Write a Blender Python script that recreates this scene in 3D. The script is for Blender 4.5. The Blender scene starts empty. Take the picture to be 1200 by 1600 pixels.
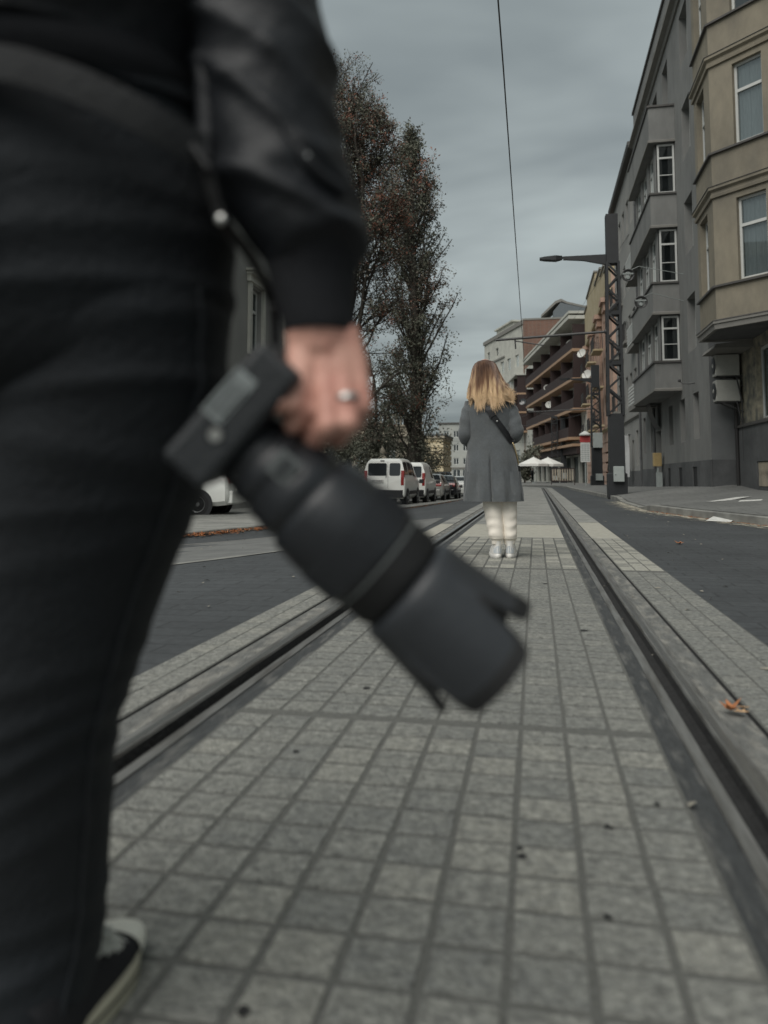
import bpy, bmesh, math, random
from mathutils import Vector, Matrix, noise
from math import sin, cos, pi, radians, sqrt, exp, atan2, hypot
SC = bpy.context.scene
COL = SC.collection
V = Vector
rnd = random.Random(11)

# ------------------------------------------------------------------ camera
FPX, PITCH, CAMZ = 1200.0, radians(4.3), 0.69
YAW = math.atan(237 / FPX * cos(PITCH))
FH = V((-sin(YAW), cos(YAW), 0)); RV = V((cos(YAW), sin(YAW), 0))
FV = FH * cos(PITCH) + V((0, 0, 1)) * sin(PITCH)
UV = -FH * sin(PITCH) + V((0, 0, 1)) * cos(PITCH)
CAM = V((0, 0, CAMZ)); PPY = 744 - FPX * math.tan(PITCH)
def at(x, y, d):            # a point seen at x, y of the photograph, d metres in front of the lens
    return CAM + (FV + RV * ((x - 600) / FPX) - UV * ((y - PPY) / FPX)) * d

# ------------------------------------------------------------------ helpers
def interp(tab, x):
    if x <= tab[0][0]: return tab[0][1]
    for (a, b), (c, d) in zip(tab, tab[1:]):
        if x <= c: return b + (d - b) * (x - a) / (c - a)
    return tab[-1][1]
def smooth(t):
    t = max(0.0, min(1.0, t)); return t * t * (3 - 2 * t)
def frange(a, b, st):
    n = max(1, int(round((b - a) / st))); return [a + (b - a) * i / n for i in range(n + 1)]
def basis(d):
    d = d.normalized(); a = V((0, 0, 1)) if abs(d.z) < .9 else V((1, 0, 0))
    x = d.cross(a).normalized(); return x, d.cross(x).normalized()

class MB:
    def __init__(s): s.v = []; s.f = []; s.m = []; s.mi = 0; s.M = None
    def add(s, vs, fs, mi=None):
        b = len(s.v)
        for p in vs:
            p = V(p); s.v.append(s.M @ p if s.M else p)
        for f in fs:
            s.f.append([b + i for i in f]); s.m.append(s.mi if mi is None else mi)
    def quad(s, a, b, c, d, mi=None): s.add([a, b, c, d], [(0, 1, 2, 3)], mi)
    def poly(s, pts, mi=None): s.add(pts, [tuple(range(len(pts)))], mi)
    def box(s, x0, x1, y0, y1, z0, z1, mi=None):
        s.add([(x0, y0, z0), (x1, y0, z0), (x1, y1, z0), (x0, y1, z0), (x0, y0, z1), (x1, y0, z1), (x1, y1, z1), (x0, y1, z1)],
              [(3, 2, 1, 0), (4, 5, 6, 7), (0, 1, 5, 4), (1, 2, 6, 5), (2, 3, 7, 6), (3, 0, 4, 7)], mi)
    def prism(s, pts, vec, mi=None):
        n = len(pts); vec = V(vec); pts = [V(p) for p in pts]
        s.add(pts + [p + vec for p in pts], [tuple(range(n))[::-1], tuple(range(n, 2 * n))] + [(i, (i + 1) % n, n + (i + 1) % n, n + i) for i in range(n)], mi)
    def loft(s, rings, caps=True, mi=None, closed=True):
        n = len(rings[0]); b = len(rings); fs = []
        for r in range(b - 1):
            for i in range(n if closed else n - 1):
                j = (i + 1) % n; fs.append((r * n + i, r * n + j, (r + 1) * n + j, (r + 1) * n + i))
        if caps and closed: fs += [tuple(range(n))[::-1], tuple((b - 1) * n + i for i in range(n))]
        s.add([p for r in rings for p in r], fs, mi)
    def tube(s, pts, rad, n=8, caps=True, mi=None):
        pts = [V(p) for p in pts]
        if not isinstance(rad, (list, tuple)): rad = [rad] * len(pts)
        rings = []; x = None
        for i, p in enumerate(pts):
            d = (pts[min(i + 1, len(pts) - 1)] - pts[max(i - 1, 0)])
            if d.length < 1e-9: d = V((0, 0, 1))
            d.normalize()
            if x is None: x, y = basis(d)
            else:
                x = (x - d * x.dot(d));
                x = x.normalized() if x.length > 1e-6 else basis(d)[0]
                y = d.cross(x)
            rings.append([p + (x * cos(2 * pi * k / n) + y * sin(2 * pi * k / n)) * rad[i] for k in range(n)])
        s.loft(rings, caps, mi)
    def bar(s, a, b, w, h=None, mi=None):
        a, b = V(a), V(b); h = h or w; d = (b - a).normalized(); x, y = basis(d)
        s.loft([[p + x * (i * w / 2) + y * (j * h / 2) for i, j in ((-1, -1), (1, -1), (1, 1), (-1, 1))] for p in (a, b)], True, mi)
    def lathe(s, prof, o=(0, 0, 0), ax=(0, 0, 1), n=24, caps=True, mi=None):
        o = V(o); ax = V(ax).normalized(); x, y = basis(ax)
        s.loft([[o + ax * t + (x * cos(2 * pi * k / n) + y * sin(2 * pi * k / n)) * r for k in range(n)] for r, t in prof], caps, mi)
    def capsule(s, a, b, ra, rb, n=12):
        a, b = V(a), V(b); d = b - a; L = d.length
        if L < 1e-5: d = V((0, 0, 1)); L = 1e-5
        pr = [(ra * sin(t), -ra * cos(t)) for t in (.12, .5, 1.0)] + [(ra, 0), (rb, L)] + [(rb * cos(t), L + rb * sin(t)) for t in (.55, 1.05, 1.45)]
        s.lathe(pr, a, d, n)
    def ball(s, c, r, sc=(1, 1, 1), n=12):
        m = s.M; s.M = (m or Matrix()) @ Matrix.Translation(V(c)) @ Matrix.Diagonal((*sc, 1))
        s.lathe([(r * sin(t * pi / 8), -r * cos(t * pi / 8)) for t in (.15, 1, 2, 3, 4, 5, 6, 7, 7.85)], n=n); s.M = m
    def build(s, name, mats, parent=None, sm=False, world=False, bevel=0, loc=None):
        vs = s.v
        if parent is not None and world:
            inv = mw(parent).inverted(); vs = [inv @ p for p in vs]
        me = bpy.data.meshes.new(name); me.from_pydata([tuple(p) for p in vs], [], s.f)
        mats = mats if isinstance(mats, (list, tuple)) else [mats]
        for m in mats: me.materials.append(m)
        if len(mats) > 1: me.polygons.foreach_set('material_index', s.m)
        bm = bmesh.new(); bm.from_mesh(me); bmesh.ops.recalc_face_normals(bm, faces=bm.faces)
        if bevel:
            bmesh.ops.remove_doubles(bm, verts=bm.verts, dist=1e-5)
            ed = [e for e in bm.edges if len(e.link_faces) == 2 and e.calc_face_angle(0) > .6]
            bmesh.ops.bevel(bm, geom=ed, offset=bevel, segments=2, profile=.5, affect='EDGES')
        bm.to_mesh(me); bm.free()
        if sm:
            me.polygons.foreach_set('use_smooth', [True] * len(me.polygons))
            try: me.set_sharp_from_angle(angle=radians(45 if sm is True else sm))
            except Exception: pass
        me.update()
        o = bpy.data.objects.new(name, me); COL.objects.link(o)
        if parent is not None: o.parent = parent
        if loc is not None: o.location = loc
        return o
def mw(o):
    m = o.matrix_basis.copy()
    while o.parent: o = o.parent; m = o.matrix_basis @ m
    return m
def tag(o, label=None, cat=None, group=None, kind=None):
    if label: o['label'] = label
    if cat: o['category'] = cat
    if group: o['group'] = group
    if kind: o['kind'] = kind
    return o
def thing(name, label, cat, loc=(0, 0, 0), rz=0, group=None):
    o = bpy.data.objects.new(name, None); COL.objects.link(o); o.location = loc; o.rotation_euler = (0, 0, rz)
    o.empty_display_size = .2
    return tag(o, label, cat, group)
def kids(o): return [c for c in bpy.data.objects if c.parent == o]
def copy_tree(o, parent=None):
    c = o.copy(); COL.objects.link(c)
    if parent: c.parent = parent
    for k in kids(o): copy_tree(k, c)
    return c
def struct(o): o['kind'] = 'structure'; return o

# ------------------------------------------------------------------ materials
def _n(nt, typ, **kw):
    n = nt.nodes.new(typ)
    for k, v in kw.items(): setattr(n, k, v)
    return n
def mat(name, col, rough=.8, var=.15, scale=5, bump=.1, bscale=60, metal=0, spec=.4, col2=None, sc2=1.2, lo=.42, hi=.62, stretch=None, sheen=0, coat=0):
    m = bpy.data.materials.new(name); m.use_nodes = True; nt = m.node_tree; L = nt.links.new
    b = nt.nodes['Principled BSDF']; b.inputs['Roughness'].default_value = rough; b.inputs['Metallic'].default_value = metal
    b.inputs['Specular IOR Level'].default_value = spec
    if sheen: b.inputs['Sheen Weight'].default_value = sheen
    if coat: b.inputs['Coat Weight'].default_value = coat; b.inputs['Coat Roughness'].default_value = .08
    tc = _n(nt, 'ShaderNodeTexCoord'); src = tc.outputs['Object']
    if stretch:
        mp = _n(nt, 'ShaderNodeMapping'); mp.inputs['Scale'].default_value = stretch; L(src, mp.inputs['Vector']); src = mp.outputs['Vector']
    n1 = _n(nt, 'ShaderNodeTexNoise'); n1.inputs['Scale'].default_value = scale; n1.inputs['Detail'].default_value = 6; n1.inputs['Roughness'].default_value = .65
    L(src, n1.inputs['Vector'])
    mr = _n(nt, 'ShaderNodeMapRange'); mr.inputs['From Min'].default_value = .25; mr.inputs['From Max'].default_value = .75
    mr.inputs['To Min'].default_value = 1 - var; mr.inputs['To Max'].default_value = 1 + var; L(n1.outputs['Fac'], mr.inputs['Value'])
    base = _n(nt, 'ShaderNodeMix', data_type='RGBA'); base.inputs['A'].default_value = (*col, 1); base.inputs['B'].default_value = (*(col2 or col), 1)
    if col2:
        n2 = _n(nt, 'ShaderNodeTexNoise'); n2.inputs['Scale'].default_value = sc2; n2.inputs['Detail'].default_value = 7; n2.inputs['Roughness'].default_value = .6
        L(src, n2.inputs['Vector'])
        m2 = _n(nt, 'ShaderNodeMapRange'); m2.inputs['From Min'].default_value = lo; m2.inputs['From Max'].default_value = hi
        L(n2.outputs['Fac'], m2.inputs['Value']); L(m2.outputs['Result'], base.inputs['Factor'])
    else: base.inputs['Factor'].default_value = 0
    mul = _n(nt, 'ShaderNodeMix', data_type='RGBA', blend_type='MULTIPLY'); mul.inputs['Factor'].default_value = 1
    L(base.outputs['Result'], mul.inputs['A']); L(mr.outputs['Result'], mul.inputs['B']); L(mul.outputs['Result'], b.inputs['Base Color'])
    if bump:
        n3 = _n(nt, 'ShaderNodeTexNoise'); n3.inputs['Scale'].default_value = bscale; n3.inputs['Detail'].default_value = 5; L(src, n3.inputs['Vector'])
        bp = _n(nt, 'ShaderNodeBump'); bp.inputs['Strength'].default_value = bump; bp.inputs['Distance'].default_value = .02
        L(n3.outputs['Fac'], bp.inputs['Height']); L(bp.outputs['Normal'], b.inputs['Normal'])
    return m
def brickmat(name, c1, c2, mortar, bw, bh, msize, rough=.85, axes='XY', off=.5, bump=.4, var=.2, warp=.01, nscale=14, distance=.01):
    m = bpy.data.materials.new(name); m.use_nodes = True; nt = m.node_tree; L = nt.links.new
    b = nt.nodes['Principled BSDF']; b.inputs['Roughness'].default_value = rough; b.inputs['Specular IOR Level'].default_value = .3
    tc = _n(nt, 'ShaderNodeTexCoord'); sp = _n(nt, 'ShaderNodeSeparateXYZ'); L(tc.outputs['Object'], sp.inputs[0])
    cb = _n(nt, 'ShaderNodeCombineXYZ'); L(sp.outputs[axes[0]], cb.inputs[0]); L(sp.outputs[axes[1]], cb.inputs[1])
    nz = _n(nt, 'ShaderNodeTexNoise'); nz.inputs['Scale'].default_value = 3; L(tc.outputs['Object'], nz.inputs['Vector'])
    sc = _n(nt, 'ShaderNodeVectorMath', operation='SCALE'); sc.inputs['Scale'].default_value = warp; L(nz.outputs['Color'], sc.inputs[0])
    ad = _n(nt, 'ShaderNodeVectorMath', operation='ADD'); L(cb.outputs[0], ad.inputs[0]); L(sc.outputs[0], ad.inputs[1])
    br = _n(nt, 'ShaderNodeTexBrick'); br.offset = off; br.inputs['Color1'].default_value = (*c1, 1); br.inputs['Color2'].default_value = (*c2, 1); br.inputs['Mortar'].default_value = (*mortar, 1)
    br.inputs['Scale'].default_value = 1; br.inputs['Mortar Size'].default_value = msize; br.inputs['Brick Width'].default_value = bw; br.inputs['Row Height'].default_value = bh
    br.inputs['Mortar Smooth'].default_value = .3; L(ad.outputs[0], br.inputs['Vector'])
    n1 = _n(nt, 'ShaderNodeTexNoise'); n1.inputs['Scale'].default_value = nscale; n1.inputs['Detail'].default_value = 7; n1.inputs['Roughness'].default_value = .7; L(tc.outputs['Object'], n1.inputs['Vector'])
    n4 = _n(nt, 'ShaderNodeTexNoise'); n4.inputs['Scale'].default_value = .5; n4.inputs['Detail'].default_value = 4; L(tc.outputs['Object'], n4.inputs['Vector'])
    av = _n(nt, 'ShaderNodeMath', operation='ADD'); L(n1.outputs['Fac'], av.inputs[0]); L(n4.outputs['Fac'], av.inputs[1])
    mr = _n(nt, 'ShaderNodeMapRange'); mr.inputs['From Min'].default_value = .65; mr.inputs['From Max'].default_value = 1.35
    mr.inputs['To Min'].default_value = 1 - var; mr.inputs['To Max'].default_value = 1 + var; L(av.outputs[0], mr.inputs['Value'])
    mul = _n(nt, 'ShaderNodeMix', data_type='RGBA', blend_type='MULTIPLY'); mul.inputs['Factor'].default_value = 1
    L(br.outputs['Color'], mul.inputs['A']); L(mr.outputs['Result'], mul.inputs['B']); L(mul.outputs['Result'], b.inputs['Base Color'])
    iv = _n(nt, 'ShaderNodeMath', operation='SUBTRACT'); iv.inputs[0].default_value = 1; L(br.outputs['Fac'], iv.inputs[1])
    a2 = _n(nt, 'ShaderNodeMath', operation='MULTIPLY_ADD'); L(n1.outputs['Fac'], a2.inputs[0]); a2.inputs[1].default_value = .6; L(iv.outputs[0], a2.inputs[2])
    bp = _n(nt, 'ShaderNodeBump'); bp.inputs['Strength'].default_value = bump; bp.inputs['Distance'].default_value = distance
    L(a2.outputs[0], bp.inputs['Height']); L(bp.outputs['Normal'], b.inputs['Normal'])
    return m
def glassmat(name, tint=(.6, .65, .66), base=.12):
    m = bpy.data.materials.new(name); m.use_nodes = True; nt = m.node_tree; L = nt.links.new
    nt.nodes.remove(nt.nodes['Principled BSDF']); out = nt.nodes['Material Output']
    t = _n(nt, 'ShaderNodeBsdfTransparent'); t.inputs['Color'].default_value = (*tint, 1)
    g = _n(nt, 'ShaderNodeBsdfGlossy'); g.inputs['Roughness'].default_value = .03; g.inputs['Color'].default_value = (.9, .95, .95, 1)
    lw = _n(nt, 'ShaderNodeLayerWeight'); lw.inputs['Blend'].default_value = .25
    mr = _n(nt, 'ShaderNodeMapRange'); mr.inputs['To Min'].default_value = base; mr.inputs['To Max'].default_value = .75; L(lw.outputs['Fresnel'], mr.inputs['Value'])
    mx = _n(nt, 'ShaderNodeMixShader'); L(mr.outputs['Result'], mx.inputs[0]); L(t.outputs[0], mx.inputs[1]); L(g.outputs[0], mx.inputs[2]); L(mx.outputs[0], out.inputs['Surface'])
    return m

M = {}
M['tile_a'] = mat('concrete_tile', (.232, .233, .211), .85, .55, 48, .7, 110, col2=(.175, .177, .163), sc2=30)
M['tile_b'] = mat('concrete_tile_dark', (.205, .208, .190), .85, .55, 48, .7, 110, col2=(.16, .163, .153), sc2=26)
M['tile_c'] = mat('concrete_tile_light', (.268, .266, .236), .85, .52, 48, .7, 110, col2=(.205, .205, .186), sc2=32)
M['tile_l'] = mat('concrete_tile_pale', (.315, .31, .268), .85, .3, 48, .4, 90, col2=(.29, .285, .255), sc2=9)
M['slab'] = mat('concrete_slab', (.245, .246, .228), .85, .25, 14, .4, 60, col2=(.175, .178, .166), sc2=1.7)
M['slab_pale'] = mat('concrete_slab_pale', (.335, .325, .28), .85, .2, 12, .3, 60)
M['joint'] = mat('joint_grit', (.108, .109, .10), .95, .25, 60, .4, 120)
M['rubber'] = mat('rail_filler', (.052, .055, .056), .7, .35, 14, .5, 50, col2=(.12, .12, .113), sc2=4, lo=.5, hi=.64, stretch=(6, 1, 1))
M['strip'] = mat('rail_edge_concrete', (.125, .127, .12), .8, .4, 12, .6, 40, col2=(.21, .205, .185), sc2=5, lo=.46, hi=.6, stretch=(3, 1, 1))
M['rail'] = mat('rail_steel', (.24, .24, .23), .38, .25, 9, .1, 60, metal=.5, col2=(.13, .125, .115), sc2=4, stretch=(8, .6, 1))
M['polish'] = mat('polished_rail', (.42, .42, .41), .28, .2, 30, .05, 60, metal=.9, stretch=(1, .05, 1))
M['groove'] = mat('rail_groove', (.022, .022, .022), .95, .4, 30, .4, 60)
M['asphalt'] = brickmat('dark_block_paving', (.060, .065, .068), (.052, .056, .059), (.042, .045, .047), .42, .16, .008, bump=.5, var=.36, warp=.06, nscale=22)
M['patch'] = mat('road_patch', (.15, .153, .147), .9, .2, 12, .4, 60, col2=(.12, .123, .12), sc2=3)
M['pavement'] = brickmat('pavement_slabs', (.135, .138, .132), (.155, .157, .15), (.09, .09, .088), .5, .5, .008, bump=.3, var=.25, warp=.02)
M['kerb'] = mat('kerb_stone', (.24, .24, .22), .9, .25, 12, .4, 50, col2=(.15, .15, .14), sc2=3)
M['ground'] = mat('ground', (.13, .13, .12), .95, .3, 3, .3, 20)
M['park'] = mat('park_soil', (.085, .08, .06), .95, .4, 6, .6, 20, col2=(.06, .075, .035), sc2=2)
M['sand'] = mat('sand', (.23, .215, .18), .95, .25, 30, .5, 80)
M['chalk'] = mat('white_marking', (.55, .55, .52), .9, .25, 14, .2, 60)
M['greywall'] = mat('grey_render', (.20, .202, .194), .92, .12, 3.5, .2, 90, col2=(.145, .148, .144), sc2=.9, lo=.45, hi=.75, stretch=(1, 1, .4))
M['greydark'] = mat('grey_plinth', (.10, .103, .104), .9, .18, 3, .2, 60, col2=(.07, .073, .075), sc2=.8)
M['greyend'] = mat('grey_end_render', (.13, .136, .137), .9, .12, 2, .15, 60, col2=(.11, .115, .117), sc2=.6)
M['greyb'] = mat('pale_grey_render', (.27, .27, .255), .92, .10, 2, .15, 60, col2=(.23, .23, .22), sc2=.5)
M['yellow'] = mat('ochre_render', (.240, .214, .164), .92, .14, 3.5, .25, 70, col2=(.155, .142, .115), sc2=.9, lo=.42, hi=.72, stretch=(1, 1, .5))
M['stain'] = mat('stained_render', (.33, .30, .225), .92, .25, 6, .4, 40, col2=(.13, .13, .115), sc2=2.6, lo=.4, hi=.6)
M['trimgrey'] = mat('moulding_grey', (.19, .185, .17), .9, .12, 4, .1, 60)
M['trimdark'] = mat('sill_metal', (.075, .072, .068), .6, .2, 4, .05, 60)
M['peach'] = mat('peach_render', (.40, .28, .22), .92, .12, 2, .1, 60, col2=(.34, .22, .165), sc2=.7)
M['cream'] = mat('cream_render', (.40, .34, .23), .92, .12, 2, .1, 60, col2=(.34, .28, .17), sc2=.6)
M['white'] = mat('white_render', (.47, .47, .42), .92, .12, 1.5, .1, 50, col2=(.38, .38, .345), sc2=.4)
M['brick'] = brickmat('red_brick', (.17, .085, .06), (.13, .07, .052), (.16, .14, .12), .5, .16, .02, axes='XZ', bump=.3)
M['brown'] = mat('brown_boards', (.032, .020, .019), .8, .2, 6, .2, 40, stretch=(1, 1, .2))
M['orange'] = mat('orange_slab_edge', (.33, .22, .145), .9, .15, 3, .1, 50)
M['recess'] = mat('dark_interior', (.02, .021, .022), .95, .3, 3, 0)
M['wframe'] = mat('white_window_frame', (.52, .53, .51), .5, .08, 4, 0)
M['dframe'] = mat('dark_window_frame', (.12, .12, .11), .6, .1, 4, 0)
M['curtain'] = mat('net_curtain', (.42, .43, .43), .9, .2, 9, .2, 30, stretch=(6, 6, .4))
M['glass'] = glassmat('window_glass')
M['roof'] = mat('roof_sheet', (.10, .115, .125), .6, .15, 3, .1, 30)
M['black'] = mat('black_painted_steel', (.017, .019, .021), .55, .2, 5, .1, 60)
M['boxgrey'] = mat('grey_cabinet', (.30, .33, .32), .6, .12, 5, .05, 50)
M['wire'] = mat('wire_metal', (.05, .05, .05), .5, .1, 5, 0)
M['acwhite'] = mat('aircon_casing', (.36, .36, .33), .6, .12, 5, .05, 40)
M['gas'] = mat('yellow_box', (.38, .28, .13), .6, .15, 6, .05, 40)
M['red'] = mat('red_sign', (.40, .05, .05), .5, .1, 5, 0)
M['signwhite'] = mat('sign_white', (.55, .56, .54), .6, .08, 5, 0)
M['dish'] = mat('dish_white', (.5, .5, .47), .55, .1, 4, 0)
M['canvas'] = mat('white_canvas', (.58, .58, .55), .85, .08, 4, .05, 40)
M['stone'] = mat('pale_stone', (.36, .32, .25), .9, .2, 4, .2, 30, col2=(.24, .22, .18), sc2=1.2)
M['rust'] = mat('yellow_rusticated', (.56, .48, .33), .9, .12, 3, .1, 40)
M['concblock'] = mat('panel_concrete', (.36, .37, .345), .92, .1, 1.0, .1, 30, col2=(.30, .31, .295), sc2=.25)
M['iron'] = mat('railing_iron', (.025, .024, .024), .6, .1, 4, 0)
M['bark'] = mat('bark', (.055, .048, .040), .95, .3, 7, .6, 25, stretch=(1, 1, .25))
M['leafg'] = mat('leaf_green', (.135, .14, .105), .8, .35, 1.5, 0)
M['leafd'] = mat('leaf_dark', (.085, .088, .066), .8, .4, 1.5, 0)
M['leafb'] = mat('leaf_brown', (.135, .112, .088), .8, .4, 1.5, 0)
M['leafr'] = mat('leaf_red', (.20, .088, .058), .8, .4, 1.5, 0)
M['leafo'] = mat('leaf_orange', (.36, .145, .06), .8, .35, 20, .1, 60)
M['leafy'] = mat('leaf_pale', (.46, .30, .17), .8, .3, 20, .1, 60)
M['carwhite'] = mat('white_car_paint', (.80, .81, .77), .3, .05, 3, 0, coat=.6)
M['carsilver'] = mat('silver_car_paint', (.36, .36, .34), .3, .05, 3, 0, metal=.4, coat=.6)
M['carblack'] = mat('black_car_paint', (.012, .013, .015), .25, .05, 3, 0, coat=.8)
M['carglass'] = mat('car_glass', (.018, .022, .024), .06, .1, 2, 0, spec=.7)
M['cartrim'] = mat('black_plastic', (.025, .026, .028), .6, .1, 5, 0)
M['tyre'] = mat('tyre_rubber', (.018, .018, .019), .8, .1, 8, .1, 50)
M['rim'] = mat('wheel_rim', (.30, .31, .31), .35, .1, 8, 0, metal=.6)
M['taillight'] = mat('red_lamp', (.25, .018, .016), .2, .1, 8, 0, coat=.5)
M['plate'] = mat('number_plate', (.55, .55, .53), .5, .05, 8, 0)
# ================================================================== the setting: ground, track, roads, pavements
XC, YB, RB = -.283, 46.0, 40.0        # track centre, where the bend starts, bend radius
LK = [(0, 7.0), (8, 4.3), (11.5, 3.15), (14.5, 2.45), (16.3, 2.18), (23, 2.22), (41, 1.72), (60, 1.7)]
KH = [(0, .12), (16, .12), (17.2, .03), (21.3, .03), (22.6, .11), (200, .11)]
KS = [(0, .05), (16, .08), (23, .11), (30, .072), (42, .012), (60, 0)]
LL = [(-2, -14), (4, -14), (6.5, -8.5), (8, -6.4), (9, -5.4), (10, -4.85), (12, -4.55), (24, -4.23), (40, -3.66), (46, -3.6)]
def sl(x, y):
    if y <= YB: return y, x
    dx = x - (XC - RB); th = atan2(y - YB, dx)
    return YB + RB * th, hypot(dx, y - YB) - RB + XC
def pos(s, l):
    if s <= YB: return l, s
    th = (s - YB) / RB; r = RB + l - XC; return XC - RB + r * cos(th), YB + r * sin(th)
def zsl(s, l):
    far = -.0065 * max(0, min(s, 140) - YB)
    if l < -1.37: return far - .0155 * max(0, min(s, YB)) * smooth((-1.37 - l) / 3.0)
    k = interp(LK, s)
    if l > k: return far + interp(KH, s) + interp(KS, s) * (min(l, 5.6) - k)
    return far
def zt(x, y): return zsl(*sl(x, y))
SS = frange(-1.2, 46, 1.0) + frange(46, 110, 2)[1:]
def strip(name, l0, l1, ss, dz, m, nl=1):
    mb = MB(); f0 = l0 if callable(l0) else (lambda s: l0); f1 = l1 if callable(l1) else (lambda s: l1); rows = []
    for s in ss:
        a, b = f0(s), f1(s); r = []
        for i in range(nl + 1):
            l = a + (b - a) * i / nl; x, y = pos(s, l); le = l + (1e-4 if i == 0 else (-1e-4 if i == nl else 0)); r.append((x, y, zsl(s, le) + dz))
        rows.append(r)
    mb.loft(rows, closed=False); return struct(mb.build(name, m, sm=True))
# ground sheet to the horizon
mb = MB(); xs = [-1500, -600, -250, -120] + frange(-80, 80, 2) + [120, 250, 600, 1500]; ys = [-300, -60] + frange(-20, 160, 2) + [220, 320, 600, 1200, 2500]
def zg(x, y):
    s, l = sl(x, min(y, 200)); far = -.0065 * max(0, min(s, 140) - YB)
    return far - .075 - .0155 * max(0, min(s, YB)) * smooth((-1.37 - l) / 3.0)
mb.loft([[(x, y, zg(x, y)) for x in xs] for y in ys], closed=False); struct(mb.build('ground', M['ground'], sm=True))
lk = lambda s: interp(LK, s)
ll = lambda s: interp(LL, s)
strip('road', .918, lk, SS, -.002, M['asphalt'], 4)
strip('road', ll, -1.368, SS, -.002, M['asphalt'], 16)
strip('pavement', lambda s: lk(s) + .14, lambda s: 16 if s < 48 else 48, SS, 0, M['pavement'], 14)
strip('pavement', lambda s: max(-10.2, ll(s) - 6), lambda s: ll(s) - .13, [s for s in SS if s > 7], .045, M['slab'], 6)
strip('park_ground', -40, lambda s: min(-10.1, ll(s) - 6), [s for s in SS if s > 6], .01, M['park'], 8)
def kerb(lf, side, ss, top, w=.14):
    mb = MB(); rings = []
    for s in ss:
        l = lf(s); z0 = zsl(s, l - .001 * side); zk = zsl(s, l + .001 * side) + top; r = []
        for dl, z in ((0, z0 - .06), (0, zk - .012), (.012, zk), (w - .004, zk), (w - .004, z0 - .06)):
            x, y = pos(s, l + dl * side); r.append((x, y, z))
        rings.append(r)
    mb.loft(rings); return struct(mb.build('kerb', M['kerb'], sm=30))
ks = frange(6, 46, .5) + frange(46, 108, 2)[1:]
kerb(lk, 1, ks, .004); kerb(ll, -1, [s for s in ks if s > 7.5], .06)
# drifting sand by the right kerb, white strokes on the pavement, pale strip across the left road
def sandmat():
    m = mat('sand_drift', (.37, .345, .28), .95, .25, 30, .5, 80); nt = m.node_tree; L = nt.links.new; b = nt.nodes['Principled BSDF']
    at_ = _n(nt, 'ShaderNodeAttribute', attribute_name='dens'); tc = _n(nt, 'ShaderNodeTexCoord'); mp = _n(nt, 'ShaderNodeMapping'); mp.inputs['Scale'].default_value = (3.2, 1.1, 1); L(tc.outputs['Object'], mp.inputs[0])
    n = _n(nt, 'ShaderNodeTexNoise'); n.inputs['Scale'].default_value = 2.2; n.inputs['Detail'].default_value = 9; n.inputs['Roughness'].default_value = .72; L(mp.outputs[0], n.inputs['Vector'])
    ad = _n(nt, 'ShaderNodeMath', operation='ADD'); L(n.outputs['Fac'], ad.inputs[0]); L(at_.outputs['Fac'], ad.inputs[1])
    mr = _n(nt, 'ShaderNodeMapRange'); mr.inputs['From Min'].default_value = .92; mr.inputs['From Max'].default_value = 1.12; L(ad.outputs[0], mr.inputs['Value']); L(mr.outputs[0], b.inputs['Alpha']); return m
M['sanddrift'] = sandmat()
mb = MB(); rows = []; dn = []
for s in frange(7.5, 24, .3):
    k = lk(s); r = []
    for i in range(13):
        t = i / 12; l = k - .004 - 1.25 * t; x, y = pos(s, l); r.append((x, y, .0035)); dn.append((interp([(0, .60), (.15, .52), (.4, .36), (.75, .22), (1, 0)], t)) * smooth((s - 7.5) / 3) * smooth((24 - s) / 3))
    rows.append(r)
mb.loft(rows, closed=False); o = mb.build('sand', M['sanddrift']); atr = o.data.attributes.new('dens', 'FLOAT', 'POINT'); atr.data.foreach_set('value', dn); tag(o, kind='stuff')
mb = MB()
for pts in (((2.55, 12.6), (2.85, 12.35), (4.1, 15.3), (3.75, 15.45)), ((3.2, 15.7), (3.5, 15.55), (4.6, 18.0), (4.35, 18.2))):
    mb.poly([(x, y, zt(x, y) + .008) for x, y in pts])
struct(mb.build('painted_marking', M['chalk']))
mb = MB(); rows = []
for i in range(17):
    t = i / 16; a = V((-4.3, 3.7)).lerp(V((-1.45, 8.9)), t); b = V((-5.2, 7.0)).lerp(V((-1.5, 12.6)), t)
    rows.append([(p.x, p.y, zt(p.x, p.y) + .002) for p in (a.lerp(b, j / 6) for j in range(7))])
mb.loft(rows, closed=False); struct(mb.build('road_patch', M['patch'], sm=True))
mb = MB()
for q0, q1 in (((-4.3, 3.7), (-1.45, 8.9)), ((-5.2, 7.0), (-1.5, 12.6))):
    pr = None
    for i in range(17):
        p = V(q0).lerp(V(q1), i / 16); w = rnd.uniform(.015, .05)
        c = [(p.x - w, p.y + w * .5, zt(p.x, p.y) + .006), (p.x + w, p.y - w * .5, zt(p.x, p.y) + .006)]
        if pr: mb.quad(pr[0], pr[1], c[1], c[0])
        pr = c
struct(mb.build('patch_edge', M['kerb']))
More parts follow.
